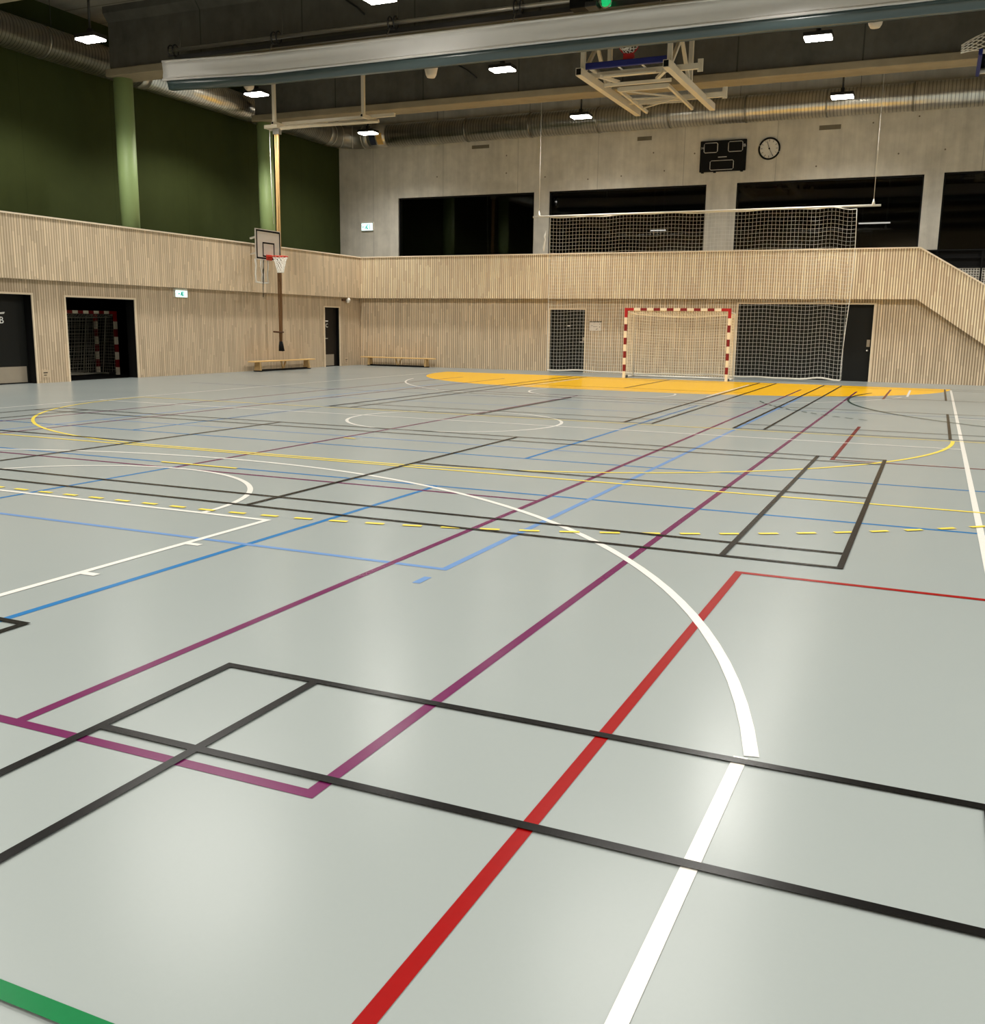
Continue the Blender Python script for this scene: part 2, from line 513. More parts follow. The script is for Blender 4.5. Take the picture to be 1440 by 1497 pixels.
# badminton (black)
def badminton_long(cx, y0, y1):
    """court lying along the hall; y0 < y1"""
    hw = 3.05; ym = (y0 + y1) / 2
    rect_path('badminton_line', 'black', [(cx - hw, y0), (cx - hw, y1), (cx + hw, y1), (cx + hw, y0), (cx - hw, y0)], W4)
    for s in (-1, 1): seg('badminton_line', 'black', (cx + s * 2.59, y0), (cx + s * 2.59, y1), W4)
    for y in (y0 + 0.755, ym - 1.98, ym + 1.98, y1 - 0.755): seg('badminton_line', 'black', (cx - hw, y), (cx + hw, y), W4)
    seg('badminton_line', 'black', (cx, y0), (cx, ym - 1.98), W4); seg('badminton_line', 'black', (cx, ym + 1.98), (cx, y1), W4)
def badminton_cross(x0, x1, cy, hw=3.05):
    xm = (x0 + x1) / 2
    rect_path('badminton_line', 'black', [(x0, cy - hw), (x1, cy - hw), (x1, cy + hw), (x0, cy + hw), (x0, cy - hw)], W4)
    for s in (-1, 1): seg('badminton_line', 'black', (x0, cy + s * (hw - 0.447)), (x1, cy + s * (hw - 0.447)), W4)
    for x in (x0 + 0.76, xm - 1.98, xm + 1.98, x1 - 0.76): seg('badminton_line', 'black', (x, cy - hw), (x, cy + hw), W4)
    seg('badminton_line', 'black', (x0, cy), (xm - 1.98, cy), W4); seg('badminton_line', 'black', (xm + 1.98, cy), (x1, cy), W4)
def near_court():
    cx, y1, hw = 0.291, 3.329, 3.05
    rect_path('badminton_line', 'black', [(cx - hw, -6), (cx - hw, y1), (cx + hw, y1), (cx + hw, -6)], W4, 'black badminton court outline closest to the camera')
    for s in (-1, 1): seg('badminton_line', 'black', (cx + s * 2.591, -6), (cx + s * 2.591, y1), W4)
    seg('badminton_line', 'black', (cx - hw, 2.575), (cx + hw, 2.575), W4, 'black long service line closest to the camera')
    seg('badminton_line', 'black', (cx, -1.4), (cx, y1), W4)
near_court()
rect_path('badminton_line', 'black', [(-10.17, -6), (-10.17, 3.36), (-4.07, 3.36), (-4.07, -6)], W4)
badminton_cross(-13.85, -0.444, 9.47, 2.95)
badminton_long(0.291, 15.3, 28.7)
badminton_long(-7.10, 15.3, 28.7)
# green courts
seg('court_line', 'green', (-7.0, 1.363), (6.0, 1.363), W5, 'green line in the near corner')
arc('court_line', 'darkgreen', (6.2, 23.5), 7.9, 163, 234, 0.045, 'dark green goal area arc')
for i in range(14):
    arc('dashed_arc_mark', 'darkgreen', (3.4, 23.3), 7.0, 196 + 2.6 * i, 197.5 + 2.6 * i, 0.04, n=4)

# ------------------------------------------------------------------ lower slatted walls with openings
def wall_pieces(mb, axis, fixed, thick, u0, u1, z0, z1, holes):
    """slab made of pieces around openings; axis 'x': runs along x at y=fixed; axis 'y': runs along y at x=fixed"""
    us = sorted({u0, u1, *[h[0] for h in holes], *[h[1] for h in holes]})
    for a, b in zip(us, us[1:]):
        spans = [(z0, z1)]
        for h in holes:
            if h[0] <= a + 1e-6 and h[1] >= b - 1e-6:
                ns = []
                for s in spans:
                    if h[2] > s[0]: ns.append((s[0], min(s[1], h[2])))
                    if h[3] < s[1]: ns.append((max(s[0], h[3]), s[1]))
                spans = [s for s in ns if s[1] - s[0] > 1e-4]
        for s in spans:
            if axis == 'x': mb.box(a, b, fixed, fixed + thick, s[0], s[1])
            else: mb.box(fixed - thick, fixed, a, b, s[0], s[1])
back_holes = [(-12.03, -10.79, 0, 2.06), (-5.76, -1.80, 0, 2.27)]
mb = MB(); wall_pieces(mb, 'x', YB, 0.25, XL, XR, 0, 2.60, back_holes)
wb = mb.obj('wall_back', M['slat_shade_x']); tag(wb, 'lower back wall of vertical pale timber slats', 'wall', kind='structure')
left_holes = [(15.55, 17.02, 0, 2.07), (18.02, 20.30, 0, 2.05), (29.26, 30.18, 0, 2.05)]
mb = MB(); wall_pieces(mb, 'y', XL, 0.25, YF, YB + 0.25, 0, 2.60, left_holes)
wl = mb.obj('wall_left', M['slat_shade_y']); tag(wl, 'lower left wall of vertical pale timber slats', 'wall', kind='structure')
box_obj('wall_right', (XR, XR + 0.2, YF, YC, 0, ZC), M['conc']); bpy.data.objects['wall_right']['kind'] = 'structure'
box_obj('wall_front', (XG - 0.2, XR, YF - 0.2, YF, 0, ZC), M['slat_x']); bpy.data.objects['wall_front']['kind'] = 'structure'
# parapets
pl = MB().box(XP - 0.14, XP, YF, YP, ZP0, ZP1).obj('wall_left_parapet', M['slat_y'])
tag(pl, 'slatted gallery parapet along the left wall', 'parapet', kind='structure')
MB().box(XP - 0.20, XP + 0.02, YF, YP + 0.14, ZP1, ZP1 + 0.035).obj('cap', M['cap'], pl, 'pale wooden cap rail')
prof = [(XP - 0.14, ZP0), (-0.66, ZP0), (1.24, 1.14), (3.0, -0.0), (5.2, -0.0), (5.2, 0.34), (1.08, 2.80), (-0.69, ZP1), (XP - 0.14, ZP1)]
pb = MB().prism([(x, YP, z) for x, z in prof], (0, 0.14, 0)).obj('wall_back_parapet', M['slat_x'])
tag(pb, 'slatted gallery parapet along the back wall, sloping down beside the stair', 'parapet', kind='structure')
cap = MB(); cap.box(XP - 0.2, -0.68, YP - 0.02, YP + 0.20, ZP1, ZP1 + 0.035)
cap.prism([(-0.70, YP - 0.02, ZP1), (-0.70, YP - 0.02, ZP1 + 0.035), (-0.675, YP - 0.02, ZP1 + 0.035), (5.2, YP - 0.02, 0.375), (5.2, YP - 0.02, 0.34)], (0, 0.22, 0))
cap.obj('cap', M['cap'], pb, 'pale wooden cap rail')
# gallery slab
gs = MB().box(XG, XP - 0.14, YF, YC, 2.55, 2.6).box(XP - 0.14, -0.6, YP + 0.14, YC, 2.55, 2.6).obj('floor_gallery', M['patch'])
gs['kind'] = 'structure'
# green wall, concrete wall
gw = box_obj('wall_left_upper', (XG - 0.2, XG, YF, YC + 0.2, 2.5, ZC), M['green']); tag(gw, 'dark green painted upper wall behind the gallery', 'wall', kind='structure')
win = [(-19.16, -13.60, 3.1, 6.2), (-13.03, -7.45, 3.1, 6.2), (-6.46, -0.81, 3.1, 6.21), (-0.26, 5.3, 2.6, 6.24), (5.9, 11.4, 2.6, 6.24)]
mb = MB(); wall_pieces(mb, 'x', YC, 0.3, XG, XR, 0, ZC, win)
cw = mb.obj('wall_back_upper', M['conc']); tag(cw, 'upper back wall of bare concrete with a row of dark windows', 'wall', kind='structure')
for x0, x1, z0, z1 in ((-16.08, -15.39, 7.80, 7.92), (-9.88, -9.38, 7.71, 7.84), (-3.99, -3.34, 7.68, 7.82)):
    box_obj('patch', (x0, x1, YC - 0.004, YC + 0.01, z0, z1), M['patch'], cw, 'darker rectangular patch in the concrete')
for x, z in ((-14.7, 6.9), (-14.7, 7.5), (-11.6, 6.55), (-10.4, 6.6), (-8.9, 6.7), (-1.6, 6.85), (-0.3, 6.9), (-1.1, 7.9), (-9.3, 7.3), (-4.0, 6.6), (-17.5, 6.9), (-13.2, 6.7), (-2.4, 7.8), (-7.9, 7.2)):
    MB().lathe([(0.026, 0), (0.026, 0.006)], 10, None, Matrix.Translation((x, YC - 0.001, z)) @ Matrix.Rotation(PI / 2, 4, 'X')).obj('tie_hole', M['patch'], cw)
# windows: glass in front of a dark room
for i, (x0, x1, z0, z1) in enumerate(win):
    w = thing('window_%d' % (i + 1), ((x0 + x1) / 2, YC + 0.1, z0), 'dark window opening %s in the upper concrete wall' % ('at the corner', 'behind the top of the net', 'under the scoreboard and clock', 'above the stair', 'beyond the stair')[i], 'window', kind='structure')
    box_obj('pane', (x0, x1, YC + 0.10, YC + 0.115, z0, z1), M['glass'], w)
    fr = MB()
    fr.box(x0, x0 + 0.05, YC + 0.06, YC + 0.16, z0, z1); fr.box(x1 - 0.05, x1, YC + 0.06, YC + 0.16, z0, z1)
    fr.box(x0, x1, YC + 0.06, YC + 0.16, z1 - 0.05, z1)
    fr.obj('window_frame', M['black'], w)
for nm, d in (('wall_beyond_back', (XG, XR, YC + 5.8, YC + 6.0, 0, 7.2)), ('ceiling_beyond', (XG, XR, YC + 0.3, YC + 6, 7.2, 7.4)), ('wall_beyond_left', (XG - 0.2, XG, YC + 0.3, YC + 6, 0, 7.2)), ('wall_beyond_right', (XR, XR + 0.2, YC + 0.3, YC + 6, 0, 7.2))):
    box_obj(nm, d, M['void'])['kind'] = 'structure'
# ------------------------------------------------------------------ ceiling, beams, columns
ce = box_obj('ceiling', (XG - 0.2, XR, YF, YC + 0.2, ZC, ZC + 0.2), M['ceil']); ce['kind'] = 'structure'
for i, y in enumerate(BEAMS):
    b = thing('ceiling_beam', (0, y, 7.8), 'deep concrete roof beam %s' % ('behind the camera', 'behind the camera', 'over the near floor', 'crossing the upper corner', 'behind the rolled curtain', 'closest to the back wall')[i], 'beam', kind='structure')
    x0 = -20.62
    MB().box(x0, XR, y - 0.37, y + 0.37, 7.8, 7.99).obj('flange', M['flange'], b, 'paler bottom flange', bevel=0.02)
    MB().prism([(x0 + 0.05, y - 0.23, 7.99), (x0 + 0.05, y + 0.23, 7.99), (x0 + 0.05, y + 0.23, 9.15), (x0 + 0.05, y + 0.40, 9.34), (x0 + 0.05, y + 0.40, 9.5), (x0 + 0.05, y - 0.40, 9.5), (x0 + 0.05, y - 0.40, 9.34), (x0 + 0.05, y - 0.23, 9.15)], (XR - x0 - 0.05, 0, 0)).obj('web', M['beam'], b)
for y, lb in ((21.2, 'round green column below the end of the beam behind the curtain'), (27.3, 'round green column behind the wall-mounted basketball hoop'), (15.1, 'round green column outside the frame')):
    c = MB().lathe([(0.25, 2.6), (0.25, 7.8)], 40, None, Matrix.Translation((-20.38, y, 0))).obj('column', M['green_col'])
    tag(c, lb, 'column', kind='structure')

# ------------------------------------------------------------------ doors
def trim_frame(parent, axis, fixed, u0, u1, z1, w=0.045, d=0.03):
    mb = MB()
    for a, b, zz0, zz1 in ((u0 - w, u0, 0, z1 + w), (u1, u1 + w, 0, z1 + w), (u0, u1, z1, z1 + w)):
        if axis == 'x': mb.box(a, b, fixed - d, fixed + 0.02, zz0, zz1)
        else: mb.box(fixed - 0.02, fixed + d, a, b, zz0, zz1)
    mb.obj('door_frame', M['trim'], parent, 'pale wooden door frame')
def reveal(parent, axis, fixed, u0, u1, z1, depth):
    mb = MB(); t = 0.02
    for a, b, zz0, zz1 in ((u0 - t, u0 + t * 0.2, 0, z1), (u1 - t * 0.2, u1 + t, 0, z1), (u0, u1, z1 - t * 0.2, z1 + t)):
        if axis == 'x': mb.box(a, b, fixed + 0.005, fixed + depth, zz0, zz1)
        else: mb.box(fixed - depth, fixed - 0.005, a, b, zz0, zz1)
    mb.obj('door_lining', M['black'], parent)
# door 1: left edge of the photo
d1 = thing('door_1', (XL, 16.3, 0), 'dark grey door with a steel kick plate and white lettering, cut by the picture edge', 'door', kind='structure')
box_obj('door_leaf', (XL - 0.30, XL - 0.24, 15.55, 17.02, 0, 2.07), M['door'], d1)
box_obj('kick_plate', (XL - 0.24, XL - 0.232, 15.6, 16.96, 0.03, 0.40), M['kick'], d1, 'steel kick plate')
reveal(d1, 'y', XL, 15.55, 17.02, 2.07, 0.30); trim_frame(d1, 'y', XL, 15.55, 17.02, 2.07)
text_obj('door_lettering', 'B', 0.22, face_left(XL - 0.235, 16.36, 1.47), M['text'], d1)
MB().prism([(XL - 0.238, 16.18, 1.64), (XL - 0.238, 16.47, 1.665), (XL - 0.238, 16.44, 1.62), (XL - 0.238, 16.18, 1.605)], (0.006, 0, 0)).obj('door_lettering', M['outline'], d1)
# door 2: storage opening
d2 = thing('door_2', (XL, 19.2, 0), 'open dark storage doorway with a striped goal standing inside', 'doorway', kind='structure')
reveal(d2, 'y', XL, 18.02, 20.30, 2.05, 0.28); trim_frame(d2, 'y', XL, 18.02, 20.30, 2.05)
st = MB()
st.box(-24.2, -24.0, 16.9, 24.0, 0, 2.5); st.box(-24.2, XL - 0.26, 23.8, 24.0, 0, 2.5); st.box(-24.2, XL - 0.26, 17.6, 17.8, 0, 2.5); st.box(-24.2, XL - 0.26, 17.6, 24.0, 2.4, 2.5)
so = st.obj('wall_storage', M['void']); so['kind'] = 'structure'
box_obj('floor_storage', (-24.1, XL - 0.20, 17.7, 23.9, 0.0005, 0.004), M['void'])['kind'] = 'structure'
# door 3: small door near the corner
d3 = thing('door_3', (XL, 29.7, 0), 'narrow dark door with a white sign and kick plate beside the bench by the corner', 'door', kind='structure')
box_obj('door_leaf', (XL - 0.18, XL - 0.12, 29.26, 30.18, 0, 2.05), plain('dark_door_warm', (32, 28, 23), 0.5, spec=0.2), d3)
box_obj('kick_plate', (XL - 0.12, XL - 0.112, 29.30, 30.0, 0.03, 0.42), M['kick'], d3, 'steel kick plate')
reveal(d3, 'y', XL, 29.26, 30.18, 2.05, 0.18); trim_frame(d3, 'y', XL, 29.26, 30.18, 2.05)
text_obj('door_lettering', 'C', 0.19, face_left(XL - 0.115, 29.58, 1.42), M['text'], d3)
box_obj('door_lettering', (XL - 0.12, XL - 0.112, 29.50, 29.66, 1.56, 1.60), M['text'], d3)
hd = MB(); hd.tube([(XL - 0.12, 29.34, 0.98), (XL - 0.05, 29.34, 0.98), (XL - 0.05, 29.52, 0.98)], 0.016, 8); hd.obj('door_handle', M['steel'], d3, 'steel lever handle')
# door 4: back wall, left of the goal
d4 = thing('door_4', (-11.4, YB, 0), 'dark door in the back wall behind the end of the long net', 'door', kind='structure')
box_obj('door_leaf', (-12.03, -10.79, YB + 0.14, YB + 0.2, 0, 2.06), M['door'], d4)
reveal(d4, 'x', YB, -12.03, -10.79, 2.06, 0.2); trim_frame(d4, 'x', YB, -12.03, -10.79, 2.06)
hd = MB(); hd.tube([(-10.87, YB + 0.14, 1.0), (-10.87, YB + 0.08, 1.0), (-10.99, YB + 0.08, 1.0)], 0.014, 8); hd.obj('door_handle', M['steel'], d4, 'steel lever handle')
box_obj('lock_plate', (-10.91, -10.85, YB + 0.128, YB + 0.14, 1.04, 1.16), M['kick'], d4)
box_obj('door_sign', (-11.46, -11.37, YB + 0.128, YB + 0.14, 1.515, 1.545), M['text'], d4, 'small white sign plate')
# door 5: wide dark door to the right of the goal
d5 = thing('door_5', (-3.8, YB, 0), 'wide dark storage door behind the long net, right of the striped goal', 'door', kind='structure')
box_obj('door_leaf', (-5.76, -2.62, YB + 0.10, YB + 0.16, 0, 2.27), M['door'], d5)
box_obj('door_leaf', (-2.60, -1.80, YB + 0.10, YB + 0.16, 0, 2.27), M['door'], d5)
reveal(d5, 'x', YB, -5.76, -1.80, 2.27, 0.16); trim_frame(d5, 'x', YB, -5.76, -1.80, 2.27, 0.05)
box_obj('lock_plate', (-1.93, -1.84, YB + 0.085, YB + 0.10, 1.03, 1.24), M['kick'], d5, 'steel lock plate')
MB().lathe([(0.03, 0), (0.03, 0.05), (0.0, 0.055)], 12, None, Matrix.Translation((-1.9, YB + 0.10, 0.92)) @ Matrix.Rotation(PI / 2, 4, 'X')).obj('door_knob', M['steel'], d5)

# ------------------------------------------------------------------ ventilation ducts
def duct():
    t = thing('ventilation_duct', (-21.2, 20, 7.95), 'big silver spiral air duct along the green wall turning along the concrete wall', 'air duct')
    r = 0.40; zc = 8.36; xl = -21.22; yb = 33.25
    def pipe(name, pts, mat, rad=r, n=40):
        mb = MB(); mb.tube(pts, rad, n); return mb.obj(name, mat, t)
    pipe('duct_section', [(xl, YF, zc), (xl, 22.55, zc)], M['duct_y'])
    pipe('duct_section', [(xl, 22.85, zc), (xl, 31.9, zc)], M['duct_y'])
    o = pipe('duct_collar', [(xl, 22.55, zc), (xl, 22.85, zc)], M['steel'], r + 0.006); o['label'] = 'smooth bright collar'
    # segmented elbow
    R = 1.0; cx, cy = xl + R, 32.25 - 0.0
    pts = [(xl, 31.9, zc)]
    for i in range(7):
        a = PI - (PI / 2) * i / 6
        pts.append((cx + R * math.cos(a), cy + R * math.sin(a), zc))
    pts.append((cx + 0.25, yb, zc))
    pipe('elbow', pts, M['galv'])
    for i in (0, 2, 4, 6):
        a = PI - (PI / 2) * i / 6
        p = V((cx + R * math.cos(a), cy + R * math.sin(a), zc)); d = V((math.sin(a), -math.cos(a), 0)) * 0.02
        mb = MB(); mb.tube([p - d, p + d], r + 0.015, 40); mb.obj('elbow_seam', M['steel'], t)
    x = cx + 0.25
    pipe('duct_collar', [(x, yb, zc), (x + 0.75, yb, zc)], M['steel'], r + 0.004)
    pipe('duct_section', [(x + 0.75, yb, zc), (XR, yb, zc)], M['duct_x'])
    for k in range(12):
        xx = -16.0 + 2.45 * k
        mb = MB(); mb.tube([(xx, yb, zc), (xx + 0.05, yb, zc)], r + 0.016, 40); mb.obj('joint_band', M['galv'], t)
    for k in range(5):
        yy = 11.5 + 2.6 * k
        if abs(yy - 22.7) < 0.5: continue
        mb = MB(); mb.tube([(xl, yy, zc), (xl, yy + 0.05, zc)], r + 0.016, 40); mb.obj('joint_band', M['galv'], t)
    for xx, mt, lb in ((x + 0.12, M['navy'], 'dark sticker'), (x + 0.42, M['label'], 'yellow sticker')):
        mb = MB(); pv = None
        for i in range(7):
            a = math.radians(175 + 60 * i / 6)
            pr = [mb.b.verts.new((xx + s, yb + (r + 0.010) * math.cos(a), zc + (r + 0.010) * math.sin(a))) for s in (0, 0.24)]
            if pv: mb.face([pv[0], pv[1], pr[1], pr[0]])
            pv = pr
        mb.obj('sticker', mt, t, lb)
    for k in range(9):
        mb = MB(); mb.tube([(-17.2 + 3.6 * k, yb, zc + r), (-17.2 + 3.6 * k, yb, ZC)], 0.008, 6); mb.obj('hanger', M['galv_dark'], t)
    for k in range(6):
        mb = MB(); mb.tube([(xl, 5 + 4.9 * k, zc + r), (xl, 5 + 4.9 * k, ZC)], 0.008, 6); mb.obj('hanger', M['galv_dark'], t)
duct()

# ------------------------------------------------------------------ lamps
LX = (-18.4, -10.72, -3.03, 4.7, 12.0)
LYS = (30.4, 24.3, 18.2, 12.1, 6.0, -0.1, -6.0)
POWER = 1050.0
def lamp_light(x, y, z):
    ld = bpy.data.lights.new('lamp_light', 'SPOT')
    ld.energy = POWER; ld.color = (1.0, 0.965, 0.90); ld.spot_size = math.radians(144); ld.spot_blend = 0.42; ld.shadow_soft_size = 0.16 if y > 19 else 0.3 if y > 17 else 1.5
    if y > 29: ld.spot_blend = 1.0; ld.spot_size = math.radians(150); ld.energy = POWER * 1.25
    lo = bpy.data.objects.new('lamp_light', ld); C.objects.link(lo); lo.location = (x, y, z)
    return lo
def make_lamp(x, y, z, label):
    t = thing('ceiling_lamp', (x, y, z), label, 'lamp', 'lit LED lamps hanging under the roof')
    MB().box(x - 0.31, x + 0.31, y - 0.21, y + 0.21, z, z + 0.09).obj('housing', M['lamp'], t, bevel=0.015)
    mb = MB()
    for i in range(2):
        for j in range(2):
            mb.box(x - 0.285 + 0.29 * i, x - 0.005 + 0.29 * i, y - 0.185 + 0.19 * j, y - 0.005 + 0.19 * j, z - 0.035, z + 0.002)
    mb.obj('diffuser', M['panel'], t, 'glowing white panel')
    mb = MB(); mb.box(x - 0.05, x + 0.05, y - 0.05, y + 0.05, z + 0.09, z + 0.22); mb.tube([(x, y, z + 0.2), (x, y, ZC)], 0.028, 10); mb.obj('stem', M['lamp'], t)
    return t
lamp_lab = {(0, 2): 'square LED lamp on a dark stem left of the curtain end, nearest the green wall',
            (1, 2): 'LED lamp above the rolled curtain, half cut off by the top edge',
            (0, 1): 'LED lamp just below the end of the rolled curtain, between the two green columns',
            (1, 1): 'LED lamp below the curtain between the climbing rope rail and the blue-edged folded basket',
            (2, 1): 'LED lamp below the curtain to the right of the blue-edged folded basket',
            (0, 0): 'LED lamp in front of the duct elbow in the corner',
            (1, 0): 'LED lamp in front of the back duct, left of the folded basket',
            (2, 0): 'LED lamp in front of the back duct, above the wall clock'}
proto = None
for i, x in enumerate(LX):
    for j, y in enumerate(LYS):
        z = 7.92 if j < 2 else 7.86
        if (i, j) in lamp_lab:
            if proto is None:
                t = proto = make_lamp(x, y, z, lamp_lab[(i, j)]); base = t.location.copy()
            else:
                t = copy_tree(proto); t.location = (x, y, z); t['label'] = lamp_lab[(i, j)]
        lamp_light(x, y, z - 0.08)

# ------------------------------------------------------------------ rolled divider curtain
def curtain():
    t = thing('divider_curtain', (-8, 20, 7.0), 'rolled-up divider curtain, white above teal, hanging across the hall under the roof', 'curtain')
    x0, x1 = -17.95, 4.0
    n = 110
    def sag(x):   # little drape at the end
        return -0.09 * max(0, (x0 + 4.2 - x)) / 4.2 if False else 0.10 * max(0.0, 1 - (x - x0) / 3.0)
    rnd = [random.uniform(-0.012, 0.012) for _ in range(n + 1)]
    def sheet(name, prof, mat, dx=0.0, label=None, par=t, wob=1.0):
        mb = MB(); prev = None
        for i in range(n + 1):
            x = x0 + dx + (x1 - x0 - dx) * i / n
            ring = []
            for k, (y, z) in enumerate(prof):
                w = wob * (rnd[i] * (0.5 + k % 2) + 0.012 * math.sin(x * 2.1 + k) + 0.02 * math.sin(x * 0.7 + 2 * k))
                ring.append(mb.b.verts.new((x, 20.0 + y + w * 0.6, z + sag(x) + w * 0.5)))
            if prev:
                for k in range(len(prof)):
                    kk = (k + 1) % len(prof)
                    mb.face([prev[k], prev[kk], ring[kk], ring[k]], None, True)
            else: mb.face(ring[::-1])
            prev = ring
        mb.face(prev)
        return mb.obj(name, mat, par, label)
    a = sheet('curtain_fabric', [(0.02, 7.22), (0.0, 7.30), (0.035, 7.42), (0.02, 7.55), (0.0, 7.64), (0.14, 7.66), (0.16, 7.45), (0.15, 7.22)], M['curtain'], label='white coated fabric')
    sheet('hem', [(-0.02, 7.205), (-0.03, 7.235), (0.0, 7.262), (0.03, 7.25), (0.03, 7.205)], M['hem'], par=a, wob=0.7)
    sheet('hem', [(-0.012, 7.625), (-0.02, 7.65), (0.0, 7.68), (0.16, 7.68), (0.16, 7.63)], M['hem'], par=a, wob=0.7)
    sheet('curtain_bag', [(0.03, 7.21), (0.05, 7.12), (0.09, 7.02), (0.24, 7.02), (0.28, 7.12), (0.24, 7.24)], M['teal'], dx=0.10, label='teal lower fabric', wob=0.6)
    # torque pipe and rail above
    mb = MB(); mb.tube([(x0 - 0.1, 20.4, 8.10), (x1, 20.4, 8.06)], 0.045, 12); mb.obj('torque_pipe', M['steel'], t, 'steel pipe above the curtain')
    mb = MB(); mb.bar((x0 + 0.05, 20.45, 7.93), (x1, 20.45, 7.90), 0.10, 0.10); mb.obj('carrier_rail', M['galv_dark'], t)
    for x in (-18.0, -14.9, -11.75, -8.72, -5.6, -2.5, 0.6):
        mb = MB()
        mb.tube([(x + 0.09 * 0, 20.4 + 0.11 * math.cos(a), 8.09 + 0.13 * math.sin(a)) for a in [2 * PI * k / 16 for k in range(16)]], 0.02, 8, closed=True)
        mb.tube([(x + 0.14, 20.4 + 0.11 * math.cos(a), 8.09 + 0.13 * math.sin(a)) for a in [2 * PI * k / 16 for k in range(16)]], 0.02, 8, closed=True)
        mb.box(x - 0.02, x + 0.16, 20.3, 20.72, 7.93, 7.97)
        mb.obj('bracket', M['galv_dark'], t)
        if x > -17.9:
            mb = MB(); mb.tube([(x + 0.05, 20.3, 7.95), (x + 0.05, 20.1, 7.66)], 0.012, 6); mb.obj('lifting_strap', M['galv'], t)
        mb = MB(); mb.tube([(x - 0.02, 20.72, 7.95), (x - 0.02, 20.85, 8.9)], 0.006, 5); mb.obj('cable', M['galv'], t)
    return t
crt = curtain()
mt = thing('curtain_motor', (-7.0, 20.35, 7.9), 'black motor with a green glowing cover', None); adopt(mt, crt)
MB().box(-7.45, -7.0, 20.2, 20.5, 7.86, 8.12).obj('motor_body', M['black'], mt, bevel=0.02)
MB().box(-7.1, -6.85, 20.15, 20.45, 7.84, 7.95).obj('gearbox', M['galv_dark'], mt, bevel=0.02)
mb = MB(); mb.lathe([(0.02, -0.12), (0.09, -0.11), (0.11, 0), (0.09, 0.10), (0.02, 0.12)], 16, None, Matrix.Translation((-6.68, 20.28, 7.97))); mb.obj('indicator', M['green_led'], mt, 'green indicator cover')
mb = MB(); mb.tube([(-6.68 + 0.13 * math.cos(a), 20.22, 7.96 + 0.15 * math.sin(a)) for a in [PI + PI * k / 10 for k in range(11)]], 0.013, 6); mb.bar((-6.85, 20.28, 7.95), (-6.70, 20.28, 7.95), 0.03); mb.obj('wire_guard', M['steel'], mt)

# cables on the beam webs, speakers
for nm, pts, lb in (('a', [(-13.35, 20.93, 9.1), (-13.2, 20.9, 8.87), (-12.9, 20.88, 8.68), (-12.70, 20.88, 8.50)], 'loose black cable on the first beam above the curtain'),
                    ('b', [(-13.45, 27.02, 9.0), (-13.3, 26.98, 8.86), (-13.0, 26.95, 8.7), (-12.68, 26.93, 8.45)], 'loose black cable on the second beam, hanging out below the curtain')):
    mb = MB(); mb.tube(pts, 0.022, 8); o = mb.obj('cable', M['cable']); tag(o, lb, 'cable')
def speaker(x, y, z, tilt, label):
    t = thing('pendant_loudspeaker', (x, y, z), label, 'loudspeaker', 'pale cone loudspeakers under the roof')
    T = Matrix.Translation((x, y, z)) @ Matrix.Rotation(tilt, 4, 'Y')
    mb = MB(); mb.lathe([(0.06, -0.17), (0.10, -0.16), (0.135, -0.10), (0.17, 0.06), (0.18, 0.12), (0.16, 0.15), (0.05, 0.17)], 24, None, T); mb.obj('speaker_cone', M['speaker'], t)
    mb = MB(); mb.tube([T @ V((0, 0, 0.16)), (x, y, z + 0.5), (x, y, ZC)], 0.012, 6); mb.obj('wire', M['cable'], t)
    return t
speaker(-17.98, 23.4, 7.97, -0.35, 'tilted pale cone loudspeaker just above the lamp between the green columns')
speaker(-12.35, 23.5, 7.84, 0, 'pale cone loudspeaker below the middle of the curtain, beside a black cable')
speaker(-1.79, 23.5, 7.95, 0, 'pale cone loudspeaker below the curtain, rightmost of the three')

